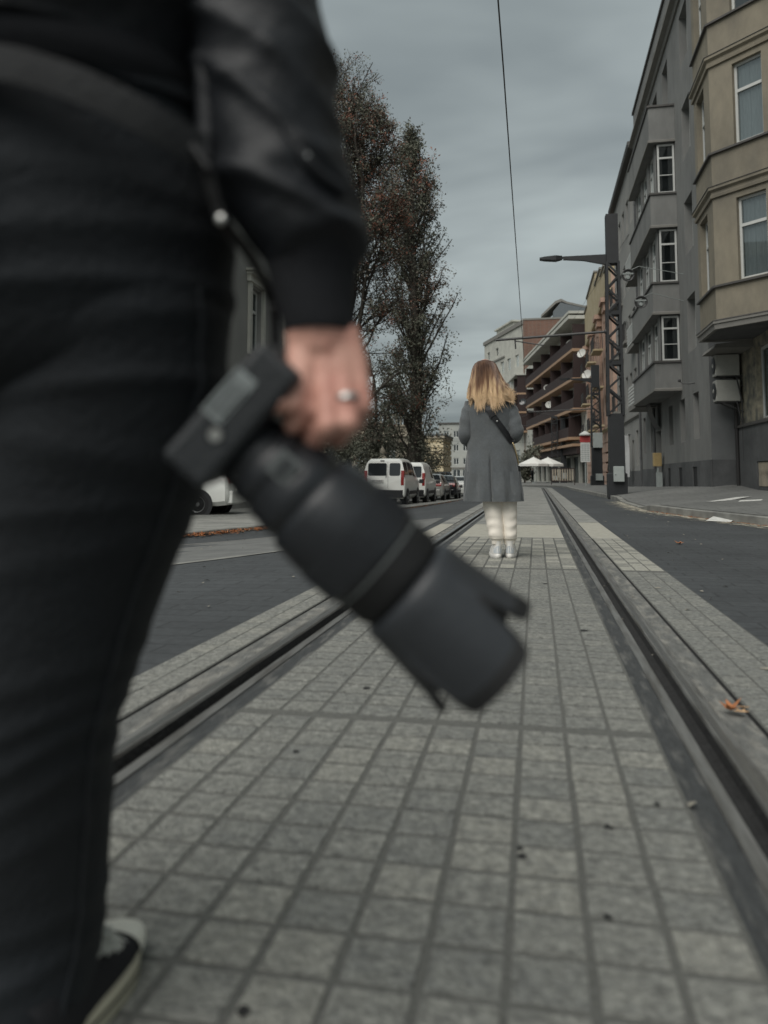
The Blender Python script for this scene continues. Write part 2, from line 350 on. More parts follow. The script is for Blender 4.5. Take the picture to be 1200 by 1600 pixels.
# the slab track
mb = MB()
def bed(l0, l1, s0, s1, z): mb.quad((l0, s0, z), (l1, s0, z), (l1, s1, z), (l0, s1, z))
bed(-.872, .306, -1.2, 8.9, -.0016); bed(.606, .92, -1.2, 8.9, -.0016); bed(-1.37, -1.172, -1.2, 8.9, -.0016)
struct(mb.build('track_bed', M['joint']))
mb = MB()
def tiles(l0, l1, s0, s1, nl, ns, gl, gs, pal, jz=.00045):
    dl, ds = (l1 - l0) / nl, (s1 - s0) / ns
    for i in range(nl):
        for j in range(ns):
            a, b = l0 + i * dl + gl / 2 + rnd.gauss(0, .0008), l0 + (i + 1) * dl - gl / 2 + rnd.gauss(0, .0008)
            c, d = s0 + j * ds + gs / 2 + rnd.gauss(0, .0008), s0 + (j + 1) * ds - gs / 2 + rnd.gauss(0, .0008)
            z = [.0004 + abs(rnd.gauss(0, jz)) for _ in range(4)]; e = .0015
            mb.add([(a, c, -.006), (b, c, -.006), (b, d, -.006), (a, d, -.006), (a + e, c + e, z[0]), (b - e, c + e, z[1]), (b - e, d - e, z[2]), (a + e, d - e, z[3])],
                   [(4, 5, 6, 7), (0, 1, 5, 4), (1, 2, 6, 5), (2, 3, 7, 6), (3, 0, 4, 7)], rnd.choice(pal))
tiles(-.868, .302, -.6, 2.185, 10, 25, .011, .012, (0, 0, 1, 2), .0005)
tiles(-.868, .302, 2.225, 5.87, 10, 34, .0085, .015, (0, 1, 1))
tiles(-.868, .302, 5.95, 8.86, 10, 26, .012, .016, (2, 3, 0))
tiles(.609, .915, -.6, 5.86, 3, 48, .006, .012, (1, 1, 0))
tiles(.609, .915, 5.95, 8.86, 3, 26, .008, .015, (3, 3, 2))
tiles(-1.366, -1.176, -.6, 8.86, 2, 76, .003, .004, (0, 0, 2))
struct(mb.build('track_paving', [M['tile_a'], M['tile_b'], M['tile_c'], M['tile_l']]))
mb = MB()
for l0, l1, s0, s1, mi in ((-.868, .302, 8.9, 11.2, 1), (.603, .915, 8.9, 11.9, 1), (-1.366, -1.168, 8.9, 11.2, 1)): mb.box(l0, l1, s0, s1, -.05, .0, mi)
struct(mb.build('track_slab', [M['slab'], M['slab_pale']], bevel=.004))
s2 = frange(11.24, 46, 1) + frange(46, 110, 1.5)[1:]
strip('track_slab', -.868, .302, s2, 0, M['slab']); strip('track_slab', .603, .915, [11.94] + s2[1:], 0, M['slab']); strip('track_slab', -1.366, -1.168, s2, 0, M['slab'])
s3 = frange(-1.2, 46, .6) + frange(46, 110, 1.5)[1:]
for side, lab in ((1, 'grooved steel tram rail on the right, beside the fallen leaf'), (-1, 'grooved steel tram rail on the left, passing behind the camera lens')):
    o = thing('tram_rail', lab, 'rail', (0, 0, 0), 0, 'grooved rails of the tram track')
    def prof(pts, name, m, parent):
        mb = MB(); rows = []
        for s in s3:
            r = []
            for l, z in pts:
                ln = l if side > 0 else 2 * XC - l; x, y = pos(s, ln); r.append((x, y, z - .0065 * max(0, s - YB)))
            rows.append(r)
        mb.loft(rows, closed=False); return mb.build(name, m, parent, sm=30)
    prof([(.366, -.02), (.366, .001), (.3985, .001)], 'lip', M['rail'], o)
    prof([(.3985, -.002), (.403, -.03), (.412, -.041), (.44, -.042), (.451, -.032), (.4555, -.005)], 'groove', M['groove'], o)
    prof([(.4555, -.005), (.459, .003), (.506, .003), (.51, -.02)], 'head', M['rail'], o)
    prof([(.466, .0036), (.474, .0038), (.486, .0036)], 'running_surface', M['polish'], o)
    prof([(.302, -.004), (.306, -.0045), (.330, -.006), (.367, -.004)], 'filler_strip', M['rubber'], o)
    prof([(.509, -.004), (.54, -.002), (.591, -.001)], 'edge_strip', M['strip'], o); prof([(.591, -.001), (.593, -.010), (.602, -.010), (.606, -.003)], 'edge_crack', M['groove'], o)
mb = MB()
for sx, sy, r in ((-.035, 1.47, .010), (-.04, 1.50, .007), (-.38, .99, .011), (.10, 1.30, .008), (.13, 1.62, .012), (-.2, 2.9, .016), (-.55, 2.5, .014), (.2, 3.6, .02), (-.4, 4.4, .022), (.05, 5.1, .02), (-.6, 1.9, .01), (.24, 1.75, .007), (-.1, .93, .006)):
    n = 11; mb.poly([(sx + cos(2 * pi * i / n) * r * rnd.uniform(.5, 1.1), sy + sin(2 * pi * i / n) * r * rnd.uniform(.6, 1.3), .0032) for i in range(n)])
struct(mb.build('stain', M['groove']))
# bits of litter
mb = MB()
for k in range(130):
    s = rnd.uniform(1.3, 15) if k % 3 else rnd.uniform(1.0, 6); l = rnd.uniform(.95, 2.2) if k % 2 else rnd.uniform(-4.2, -1.4)
    if k % 9 == 0: l = rnd.uniform(.3, .9)
    x, y = pos(s, l); z = zsl(s, l); r = rnd.uniform(.004, .012); a = rnd.uniform(0, pi)
    mb.add([(x + cos(a) * r * 2.2, y + sin(a) * r * 2.2, z + .004), (x - sin(a) * r, y + cos(a) * r, z + .005), (x - cos(a) * r * 2, y - sin(a) * r * 2, z + .004), (x + sin(a) * r, y - cos(a) * r, z + .010)], [(0, 1, 2, 3)])
tag(mb.build('litter', M['sand']), kind='stuff')
def leaf_mesh(mb, c, r, rz, curl=.3, mi=0):
    n = 5; out = []
    for i in range(n * 2):
        a = rz + pi * i / n; rr = r * (1 if i % 2 == 0 else .45) * (1.15 if i < 3 else .9); out.append(V((c[0] + cos(a) * rr, c[1] + sin(a) * rr, c[2] + curl * rr * (.4 + .6 * abs(sin(a * 1.5 + 1))))))
    b = [V((c[0], c[1], c[2]))] + out
    mb.add(b, [(0, 1 + i, 1 + (i + 1) % (2 * n)) for i in range(2 * n)], mi)
p = V((.545, 2.44, .012)); o = thing('fallen_leaf', 'single curled orange leaf lying beside the right rail', 'leaf', p)
mb = MB(); leaf_mesh(mb, p, .034, .4, .9); mb.build('blade', M['leafo'], o, world=True)
mb = MB(); leaf_mesh(mb, p + V((.028, -.012, .0)), .024, 2.2, .3); mb.tube([p, p + V((.03, .01, .01)), p + V((.055, .012, .008))], .0015, 5); mb.build('stalk', M['leafy'], o, world=True)
p = V((1.42, 8.3, .006)); mb = MB(); leaf_mesh(mb, (0, 0, 0), .055, 1.1, .5)
tag(mb.build('fallen_leaf', M['leafo'], loc=p), 'flat brown leaf alone on the dark right-hand road', 'leaf')
mb = MB()
for k in range(900):
    s = rnd.uniform(9.2, 14) if k % 4 else rnd.uniform(14, 40); l = ll(s) + abs(rnd.gauss(.03, .14)); x, y = pos(s, l)
    leaf_mesh(mb, (x, y, zsl(s, l) + .006 + rnd.uniform(0, .02)), rnd.uniform(.022, .05), rnd.uniform(0, 6), rnd.uniform(.1, .9), 0 if rnd.random() < .7 else 1)
for k in range(260):
    s = rnd.uniform(9, 16); l = lk(s) - abs(rnd.gauss(.02, .07)); x, y = pos(s, l)
    leaf_mesh(mb, (x, y, .006), rnd.uniform(.012, .03), rnd.uniform(0, 6), .4, 0)
tag(mb.build('leaf_litter', [M['leafo'], M['leafb']]), kind='stuff')
# ================================================================== buildings
def wall(mb, x0, x1, z0, z1, holes, depth, mi=0, rev=0, back=1, y=0.0):
    xs = sorted({x0, x1, *[v for h in holes for v in h[:2]]}); zs = sorted({z0, z1, *[v for h in holes for v in h[2:4]]})
    for a, b in zip(xs, xs[1:]):
        for c, d in zip(zs, zs[1:]):
            mx, mz = (a + b) / 2, (c + d) / 2
            if any(h[0] < mx < h[1] and h[2] < mz < h[3] for h in holes): continue
            mb.quad((a, y, c), (b, y, c), (b, y, d), (a, y, d), mi)
    for a, b, c, d in (h[:4] for h in holes):
        e = y + depth
        mb.quad((a, y, c), (a, e, c), (a, e, d), (a, y, d), rev); mb.quad((b, y, d), (b, e, d), (b, e, c), (b, y, c), rev)
        mb.quad((a, y, d), (a, e, d), (b, e, d), (b, y, d), rev); mb.quad((a, e, c), (a, y, c), (b, y, c), (b, e, c), rev)
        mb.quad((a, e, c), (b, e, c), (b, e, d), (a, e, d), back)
_wm = {}
def window(parent, x0, z0, w, h, y, style='case', frame='wframe', sill=None, seed=0, M4=None, fw=.055):
    """a window: frame mesh with pane, curtain and sill below it; x0, z0 lower left corner in the building's own frame"""
    key = (round(w, 2), round(h, 2), style, frame, fw)
    if key not in _wm:
        mb = MB(); f = fw
        mb.box(0, f, 0, .06, 0, h); mb.box(w - f, w, 0, .06, 0, h); mb.box(f, w - f, 0, .06, 0, f); mb.box(f, w - f, 0, .06, h - f, h)
        if style in ('case', 'trans'):
            t = h * .66; mb.box(f, w - f, -.008, .05, t - f * .6, t + f * .6)
            if w > .75: mb.box(w / 2 - f * .6, w / 2 + f * .6, -.012, .05, f, t - f * .6)
        elif style == 'double': mb.box(w / 2 - f * .7, w / 2 + f * .7, -.01, .05, f, h - f)
        elif style == 'bay':
            mb.box(f, w - f, -.008, .05, h * .70, h * .70 + f); mb.box(f, w - f, -.002, .045, h * .36, h * .36 + f * .4)
        fr = mb.build('window', M[frame]); me = fr.data; bpy.data.objects.remove(fr)
        mb = MB(); mb.quad((f * .6, .03, f * .6), (w - f * .6, .03, f * .6), (w - f * .6, .03, h - f * .6), (f * .6, .03, h - f * .6)); g = mb.build('pane', M['glass']); gm = g.data; bpy.data.objects.remove(g)
        mb = MB(); n = 14; rows = []
        for k in range(n + 1): rows.append([(f + (w - 2 * f) * k / n, .085 + .012 * sin(k * 2.4), z) for z in (h * .04, h - f)])
        mb.loft(rows, closed=False); c = mb.build('curtain', M['curtain'], sm=True); cm = c.data; bpy.data.objects.remove(c)
        _wm[key] = (me, gm, cm)
    me, gm, cm = _wm[key]
    o = bpy.data.objects.new('window', me); COL.objects.link(o); o.parent = parent
    o.matrix_basis = (M4 or Matrix()) @ Matrix.Translation((x0, y, z0))
    g = bpy.data.objects.new('pane', gm); COL.objects.link(g); g.parent = o
    if random.Random(seed).random() < .45:
        c = bpy.data.objects.new('curtain', cm); COL.objects.link(c); c.parent = o
    if sill:
        mb = MB(); mb.box(-.06, w + .06, -sill, .02, -.075, -.004); mb.build('sill', M['trimdark'], o)
    return o
def moulding(name, path, prof, m, parent):
    """profile (out, z) swept along a plan path; out is measured to the left-hand outside of the path"""
    mb = MB(); rings = []; n = len(path); P = [V((x, y)) for x, y in path]
    for i, p in enumerate(P):
        d0 = (P[i] - P[i - 1]).normalized() if i else (P[1] - P[0]).normalized(); d1 = (P[i + 1] - P[i]).normalized() if i < n - 1 else d0
        n0, n1 = V((d0.y, -d0.x)), V((d1.y, -d1.x)); nn = (n0 + n1).normalized(); k = 1 / max(.4, nn.dot(n0))
        rings.append([(p.x + nn.x * o * k, p.y + nn.y * o * k, z) for o, z in prof])
    mb.loft(rings); return mb.build(name, m, parent)
DEG = radians
# ---------------------------------------------------------------- grey tenement with the bay (facade x=4.85, far end y=37.4)
GY = 37.4
gb = thing('apartment_building', 'tall grey tenement with boxy stacked bay, right of the nearest lattice pole', 'building', (4.85, GY, 0), DEG(-90))
u = lambda y: GY - y
holes = []; wins = []
for z0, z1 in ((4.6, 6.35), (7.75, 9.5), (10.9, 12.65), (14.0, 15.75)):
    holes.append((u(25.75), u(24.5), z0, z1)); wins.append((u(25.75), z0, 1.25, z1 - z0))
    for yy in (36.5, 34.9): holes.append((u(yy), u(yy - .85), z0, z1)); wins.append((u(yy), z0, .85, z1 - z0))
for yy in (25.25, 27.45, 29.75): holes.append((u(yy), u(yy - .85), 1.82, 3.25)); wins.append((u(yy), 1.82, .85, 1.43))
for yy in (36.6, 34.3): holes.append((u(yy), u(yy - .8), 1.7, 3.3)); wins.append((u(yy), 1.7, .8, 1.6))
for yy in (29.2, 31.6): holes.append((u(yy), u(yy - 1.1), 13.46, 15.7)); wins.append((u(yy), 13.46, 1.1, 2.24))
attic = [(u(yy), u(yy - .7), 16.85, 17.45) for yy in (36.4, 33.9, 31.4, 28.9, 26.2)]
door = (u(32.9), u(31.6), -.3, 2.5)
mb = MB(); wall(mb, 0, u(22.9), -.3, 18.05, holes + attic + [door], .32)
W = u(22.9); D = 12
mb.quad((0, 0, -.3), (0, 0, 18.05), (0, D, 18.05), (0, D, -.3)); mb.quad((0, D, -.3), (0, D, 18.05), (W, D, 18.05), (W, D, -.3))
mb.quad((0, 0, 18.05), (W, 0, 18.05), (W, D, 18.05), (0, D, 18.05))
mb.build('wall', [M['greywall'], M['recess']], gb)
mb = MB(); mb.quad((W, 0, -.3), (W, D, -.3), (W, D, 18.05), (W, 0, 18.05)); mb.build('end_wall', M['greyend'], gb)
for i, (a, z, w, h) in enumerate(wins): window(gb, a, z, w, h, .24, 'case', 'wframe' if z > 4 else 'dframe', .07, i)
for i, h in enumerate(attic): window(gb, h[0], h[2], .7, .6, .2, 'plain', 'dframe', None, i)
mb = MB()
for a, b in ((u(31.55), u(26.3)), (u(37.4), u(33.0))): pass
bl = [(u(30.1), u(29.5)), (u(27.9), u(27.25)), (u(25.5), u(24.8))]
segs = [(u(31.5), u(30.1))] + [(bl[0][1], bl[1][0]), (bl[1][1], bl[2][0]), (bl[2][1], W + .03)]
for a, b in segs: mb.box(a, b, -.03, .01, -.3, 1.15)
for a, b in bl: mb.box(a, b, -.03, .01, .98, 1.15); mb.box(a, b, -.005, .01, -.3, .98, 1)
mb.box(W, W + .03, .002, .7, -.3, 1.15); mb.box(0, u(33.0), -.03, .01, -.3, 1.0)
mb.build('plinth', [M['greydark'], M['recess']], gb)
pr = lambda z, o=.10, h=.16: [(-.02, z), (o * .45, z), (o * .6, z + h * .35), (o, z + h * .45), (o, z + h * .8), (o * .5, z + h), (-.02, z + h)]
moulding('cornice', [(0, -.001), (W, -.001)], [(-.02, 16.2), (.06, 16.2), (.1, 16.35), (.26, 16.42), (.26, 16.52), (-.02, 16.58)], M['trimgrey'], gb)
moulding('parapet_coping', [(0, -.001), (W, -.001)], [(-.06, 17.98), (.07, 17.98), (.07, 18.1), (-.3, 18.12)], M['trimdark'], gb)
# bay: parapet boxes with recessed windows between
b0, b1 = u(32.7), u(27.0); bd = -.85
path = [(b0, 0), (b0, bd), (b1, bd), (b1, 0)]
bands = [(3.55, 4.5), (6.15, 7.2), (9.15, 10.3), (12.15, 13.4)]
for i, (z0, z1) in enumerate(bands):
    mb = MB(); mb.prism([(b0, .01, z0), (b0, bd, z0), (b1, bd, z0), (b1, .01, z0)], (0, 0, z1 - z0)); mb.build('bay_parapet', M['greywall'], gb)
    moulding('bay_moulding', path, [(-.05, z1 + .002), (.05, z1 + .002), (.05, z1 + .07), (-.05, z1 + .07)], M['trimdark'], gb)
    moulding('bay_moulding', path, [(-.02, z0 - .004), (.045, z0 - .004), (.045, z0 + .07), (-.02, z0 + .11)], M['trimgrey'], gb)
for (q0, z0), (z1, q1) in zip(bands, bands[1:]):
    mb = MB(); c = bd + .22
    holes2 = [(b0 + .5, b0 + 1.7, z0 + .02, z1 - .02), (b0 + 2.2, b0 + 3.4, z0 + .02, z1 - .02), (b0 + 3.9, b0 + 5.0, z0 + .02, z1 - .02)]
    wall(mb, b0 + .2, b1 - .2, z0, z1, holes2, .2, y=c); mb.quad((b0 + .2, .01, z0), (b0 + .2, c, z0), (b0 + .2, c, z1), (b0 + .2, .01, z1)); mb.quad((b1 - .2, c, z0), (b1 - .2, .01, z0), (b1 - .2, .01, z1), (b1 - .2, c, z1))
    mb.build('bay_wall', [M['greywall'], M['recess']], gb)
    for k, h in enumerate(holes2): window(gb, h[0], h[2] + .05, h[1] - h[0], h[3] - h[2] - .08, c + .07, 'case', 'wframe', None, i * 7 + k)
    R4 = Matrix.Translation((b1 - .19, -.60, 0)) @ Matrix.Rotation(DEG(90), 4, 'Z')
    mb = MB(); mb.box(b1 - .195, b1 - .16, -.605, -.02, z0 + .08, z1 - .02); mb.build('bay_wall', M['recess'], gb)
    window(gb, .02, z0 + .08, .56, z1 - z0 - .12, -.10, 'bay', 'wframe', None, int(z0 * 10), R4, .06)
# balconies at the far end of the bay with louvred railings
for z in (3.5, 6.1, 9.1):
    bc = MB(); bc.box(u(35.2), b0 - .004, -.8, -.002, z, z + .16); o = bc.build('balcony', M['trimgrey'], gb)
    mb = MB()
    for k in range(6): mb.box(u(35.2), b0 - .01, -.79, -.75, z + .24 + k * .14, z + .32 + k * .14)
    for xx in (u(35.2), u(34.0)): mb.box(xx, xx + .04, -.745, -.71, z + .16, z + 1.1)
    mb.build('railing', M['wframe'], o)
mb = MB(); mb.box(door[0], door[1], .2, .28, -.3, 2.45); mb.build('door', M['greydark'], gb)
mb = MB(); mb.loft([[(door[1] - .05 + a, -.05 - .42 * sin(t * pi / 2), 2.55 + 1.5 * t ** 1.2 - .0 * t) for t in [k / 8 for k in range(9)]] for a in (-.9, .25)], closed=False)
tag(mb.build('canopy_panel', M['black'], gb), None)
# ---------------------------------------------------------------- second grey house further on
g2 = thing('apartment_building', 'paler grey tenement with small iron balconies behind the nearest pole', 'building', (4.85, 47.4, 0), DEG(-90))
holes = []; W2 = 9.98
for z0 in (4.3, 7.3, 10.3, 13.3):
    for a in (.8, 2.6, 4.4, 6.2, 8.0): holes.append((a, a + .95, z0, z0 + 1.65))
gh = [(.6, 2.2, -.3, 2.9), (3.2, 4.0, 1.2, 2.9), (4.9, 5.7, 1.2, 2.9), (6.5, 7.3, -.3, 2.5), (8.2, 9.0, 1.2, 2.9)]
mb = MB(); wall(mb, 0, W2, -.6, 16.6, holes + gh, .3); D = 12
mb.quad((0, 0, -.6), (0, 0, 16.6), (0, D, 16.6), (0, D, -.6)); mb.quad((W2, 0, -.6), (W2, D, -.6), (W2, D, 16.6), (W2, 0, 16.6)); mb.quad((0, 0, 16.6), (W2, 0, 16.6), (W2, D, 16.6), (0, D, 16.6))
mb.build('wall', [M['greyb'], M['recess']], g2)
for i, h in enumerate(holes): window(g2, h[0], h[2], .95, 1.65, .2, 'case', 'wframe' if i % 3 else 'dframe', .05, i + 40)
for i in (1, 2, 4): window(g2, gh[i][0], 1.2, .8, 1.7, .2, 'case', 'dframe', .05, i)
for i in (0, 3): mb = MB(); mb.box(gh[i][0], gh[i][1], .2, .27, -.6, gh[i][3]); mb.build('door', M['dframe'], g2)
moulding('eaves', [(0, -.001), (W2, -.001)], [(-.1, 16.5), (.25, 16.52), (.3, 16.62), (.3, 16.74), (-.1, 16.8)], M['trimdark'], g2)
moulding('string_course', [(0, -.001), (W2, -.001)], pr(3.5), M['trimgrey'], g2)
mb = MB(); mb.box(2.3, W2 - .002, -.03, .01, -.6, .95); mb.build('plinth', M['greydark'], g2)
for (a, z) in ((2.3, 4.1), (2.3, 7.1), (2.3, 10.1), (7.7, 7.1)):
    mb = MB(); mb.box(a, a + 1.5, -.55, -.002, z, z + .14); o = mb.build('balcony', M['trimgrey'], g2); mb = MB()
    for k in range(12): mb.box(a + k * .133, a + k * .133 + .02, -.54, -.52, z + .14, z + 1.02)
    for k in range(5): mb.box(a, a + .02, -.5 + k * .11, -.48 + k * .11, z + .14, z + 1.02); mb.box(a + 1.48, a + 1.5, -.5 + k * .11, -.48 + k * .11, z + .14, z + 1.02)
    mb.box(a, a + 1.5, -.545, -.515, z + 1.02, z + 1.06); mb.build('railing', M['iron'], o)
# hanging cloth and drainpipes
mb = MB(); rows = []
for i in range(9):
    t = i / 8; rows.append([(6.1 + .55 * t * s_ + .06 * sin(5 * t + 3 * s_), -.30 - .10 * sin(4 * s_ + 2 * t), 2.75 - 2.1 * t) for s_ in [j / 8 for j in range(9)]])
mb.loft(rows, closed=False); mb.tube([(6.0, -.05, 2.78), (6.75, -.33, 2.78)], .02, 6)
ob = mb.build('hanging_cloth', M['curtain'], sm=True); ob.location = (4.85, 46.6, 0); ob.rotation_euler = (0, 0, DEG(-90)); tag(ob, 'pale cloth hanging on the grey wall right behind the pole base', 'cloth')
# ---------------------------------------------------------------- ochre building with chamfered bay (near, right)
YY = 22.6
yb = thing('apartment_building', 'ochre tenement with chamfered bay and dark plinth at the right edge', 'building', (5.55, YY, 0), DEG(-90))
v = lambda y: YY - y
W = 18.0
gw = [(v(20.85), v(19.4), 2.12, 3.95), (v(17.6), v(16.2), 2.05, 3.95), (v(14.5), v(13.1), 2.05, 3.95)]
up = []
for z in (5.25, 8.5, 11.75): up += [(v(16.6), v(15.5), z, z + 1.95), (v(13.6), v(12.5), z, z + 1.95)]
mb = MB(); wall(mb, 0, W, 2.02, 15.5, gw + up, .28); mb.quad((0, 0, 2.02), (0, 0, 15.5), (0, 12, 15.5), (0, 12, 2.02)); mb.quad((W, 0, -.3), (W, 12, -.3), (W, 12, 15.5), (W, 0, 15.5)); mb.quad((0, 0, 15.5), (W, 0, 15.5), (W, 12, 15.5), (0, 12, 15.5))
mb.build('wall', [M['stain'], M['recess']], yb)
mb = MB(); mb.box(0, v(20.9), -.06, 12, -.3, 2.0); mb.box(v(20.9), v(19.6), -.06, 0, -.3, .42); mb.box(v(20.9), v(19.6), -.06, 0, 1.06, 2.0); mb.box(v(20.9), v(19.6), -.0, .02, .42, 1.06, 1); mb.box(v(19.6), W - .01, -.06, 12, -.3, 2.0)
mb.build('plinth', [M['greydark'], M['recess']], yb)
moulding('plinth_coping', [(0, -.06), (W, -.06)], [(-.03, 2.002), (.05, 2.002), (.05, 2.05), (-.03, 2.1)], M['trimdark'], yb)
mb = MB(); gx0, gx1 = v(20.9), v(19.6)
for k in range(14): x = gx0 + .05 + k * .09; mb.bar((x, -.03, .44), (x + .05, -.03, 1.04), .014)
for k in range(14): x = gx0 + .05 + k * .09; mb.bar((x + .05, -.03, .44), (x, -.03, 1.04), .014)
mb.build('basement_grille', M['stone'], yb)
for i, h in enumerate(gw): window(yb, h[0], h[2], h[1] - h[0], h[3] - h[2], .12, 'double', 'wframe', .06, 60 + i, None, .07)
for i, h in enumerate(up): window(yb, h[0], h[2], h[1] - h[0], h[3] - h[2], .12, 'case', 'wframe', .06, 80 + i)
# bay
bp = [(v(21.05), 0), (v(21.05), -1.27), (v(19.25), -1.27), (v(17.98), 0)]
zt0, zt1 = 4.25, 15.0
mb = MB()
fw = [(v(20.75), v(19.85), z, z + 1.95) for z in (5.25, 8.5, 11.75)]
wall(mb, bp[1][0], bp[2][0], zt0, zt1, fw, .25, y=-1.27)
mb.quad((bp[0][0], 0, zt0), (bp[0][0], -1.27, zt0), (bp[0][0], -1.27, zt1), (bp[0][0], 0, zt1))
CM = Matrix.Translation((bp[2][0], -1.27, 0)) @ Matrix.Rotation(DEG(45), 4, 'Z'); mb.M = CM
cw = [(.60, 1.32, z, z + 1.95) for z in (5.25, 8.5, 11.75)]
wall(mb, 0, 1.27 * sqrt(2), zt0, zt1, cw, .22); mb.M = None
mb.poly([(x, y, zt1) for x, y in bp]); mb.build('bay', [M['yellow'], M['recess']], yb)
mb = MB(); mb.prism([(x, y, zt0 - .03) for x, y in bp], (0, 0, .028)); mb.build('bay_soffit', M['greydark'], yb)
for i, h in enumerate(fw): window(yb, h[0], h[2], .9, 1.95, -1.13, 'case', 'wframe', None, 90 + i)
for i, h in enumerate(cw): window(yb, h[0], h[2], .72, 1.95, .10, 'trans', 'wframe', None, 99 + i, CM, .06)
for i, z in enumerate((4.2, 7.35, 10.6, 13.9)):
    moulding('bay_cornice', bp, [(-.03, z), (.05, z), (.06, z + .07), (.035, z + .09), (.035, z + .14), (.10, z + .19), (.10, z + .26), (-.03, z + .29)] if i else [(-.03, z - .03), (.05, z - .03), (.06, z + .09), (.09, z + .10), (.09, z + .16), (-.03, z + .2)], M['yellow' if i else 'trimgrey'], yb)
    moulding('bay_sill', bp, [(-.02, z + .30), (.115, z + .275), (.115, z + .262), (-.02, z + .262)] if i else [(-.02, z + .22), (.10, z + .175), (.10, z + .162), (-.02, z + .162)], M['trimdark'], yb)
for z in (5.17, 8.42, 11.67): moulding('bay_sill', bp, [(-.02, z), (.07, z), (.07, z + .05), (-.02, z + .075)], M['trimdark'], yb)
# canopy ledge and the two air conditioners on its wall
mb = MB(); mb.prism([(v(22.58), -.95, 4.02), (v(22.58), -.9, 4.12), (v(22.58), 0, 4.2), (v(22.58), 0, 4.02)], (1.5, 0, 0)); mb.build('ledge', M['trimgrey'], yb)
for z, lab in ((2.72, 'lower white air conditioner bracketed on the wall beside the stained pier'), (3.42, 'upper white air conditioner tucked under the ledge in shadow')):
    o = thing('air_conditioner', lab, 'air conditioner', (5.47, 22.28, z), DEG(-90), 'air conditioners on the ochre building')
    mb = MB(); mb.box(-.24, .14, -.62, 0, 0, .58); mb.build('casing', M['acwhite'], o, bevel=.015)
    mb = MB(); mb.lathe([(.0, 0), (.21, 0), (.23, .012), (.20, .02), (.02, .022)], (-.05, -.622, .29), (0, -1, 0), 20); mb.build('fan_grille', M['black'], o, sm=True)
    mb = MB(); mb.lathe([(.0, 0), (.06, 0), (.055, .01)], (-.05, -.646, .29), (0, -1, 0), 12); mb.build('fan_hub', M['acwhite'], o)
    mb = MB()
    for x in (-.2, .1): mb.bar((x, .08, -.02), (x, -.6, -.02), .03); mb.bar((x, .08, -.3), (x, -.45, -.03), .025)
    mb.tube([(.12, -.1, .02), (.16, -.05, -.3), (.17, .02, -.7), (.17, .03, -1.6)], .018, 6); mb.build('bracket', M['wire'], o)
mb = MB(); mb.tube([(5.44, 22.55, .4), (5.44, 22.55, 3.9)], .045, 8); mb.tube([(5.44, 22.55, 2.0), (5.44, 22.55, 2.12)], .06, 8)
tag(mb.build('drainpipe', M['iron'], sm=True), 'dark drainpipe in the corner between grey and ochre buildings', 'drainpipe')
for x, y, z1, lab in ((4.80, 33.05, 16.2, 'grey rainwater pipe beside the far end of the boxy bay'), (4.80, 37.2, 16.3, 'grey rainwater pipe between the two grey tenements')):
    mb = MB(); mb.tube([(x, y, .2), (x, y, z1)], .05, 8)
    for k in range(5): mb.tube([(x, y, 1.5 + k * 3), (x, y, 1.58 + k * 3)], .065, 8)
    tag(mb.build('drainpipe', M['greydark'], sm=True), lab, 'drainpipe')
# yellow gas box and wall lamps
o = thing('gas_box', 'yellow metal gas box on pipes beside the grey doorway', 'gas box', (4.62, 31.15, zt(4.62, 31.15)))
mb = MB(); mb.box(-.16, .14, -.15, .15, .78, 1.30); mb.build('box', M['gas'], o, bevel=.02)
mb = MB(); mb.tube([(0, -.12, -.05), (0, -.12, .72)], .03, 8); mb.tube([(0, .12, -.05), (0, .12, .72)], .03, 8); mb.box(-.1, .1, -.42, -.2, -.05, .55); mb.build('pipes', M['boxgrey'], o)
for i, (y, z, lab) in enumerate(((24.9, 3.55, 'small curved bracket lamp above the nearest grey ground-floor window'), (33.4, 4.75, 'small curved bracket lamp on the far end of the bay'), (33.2, 7.6, 'small hooked bracket on the grey bay, second storey'))):
    mb = MB(); mb.tube([(4.85, y, z), (4.72, y, z - .02), (4.5, y + .1, z), (4.42, y + .12, z + .1)], .018, 6); mb.ball((4.42, y + .12, z + .1), .05)
    tag(mb.build('wall_lamp', M['wire'], sm=True), lab, 'lamp', 'bracket lamps on the grey tenement')
# ---------------------------------------------------------------- peach house with stepped gable
PY = 87.0
pb = thing('townhouse', 'peach and cream townhouse with stepped gable and iron balconies', 'building', (5.6, PY, -.2), DEG(-90))
q = lambda y: PY - y
cols = (63.6, 70.4, 78.4); holes = []; W = q(57.4)
for z in (5.1, 8.15, 11.1):
    for c in cols: holes += [(q(c + .6), q(c - .6), z, z + 2.25), (q(c + 3.0), q(c + 2.1), z + .5, z + 2.25)]
gh = [(q(c + 1), q(c - 1), .3, 3.4) for c in cols]
mb = MB(); wall(mb, 0, W, -.5, 4.6, gh, .3); wall(mb, 0, W, 4.6, 14.2, holes, .3); wall(mb, 0, W, 14.2, 16.0, [], .3, mi=2)
mb.prism([(q(x), 0, z) for x, z in ((57.4, 16), (57.4, 17.0), (62.5, 17.0), (62.5, 17.6), (66, 17.6), (66, 18.3), (72, 18.3), (72, 19.6), (83, 19.6), (83, 18.8), (87, 18.8), (87, 16))], (0, .6, 0), 2)
D = 11; mb.quad((0, 0, -.5), (0, 0, 16), (0, D, 16), (0, D, -.5)); mb.quad((W, 0, -.5), (W, D, -.5), (W, D, 16), (W, 0, 16)); mb.quad((0, .6, 16), (W, .6, 16), (W, D, 16), (0, D, 16))
mb.build('wall', [M['peach'], M['recess'], M['cream']], pb)
for i, h in enumerate(holes): window(pb, h[0], h[2], h[1] - h[0], h[3] - h[2], .2, 'case', 'wframe', None, i + 130)
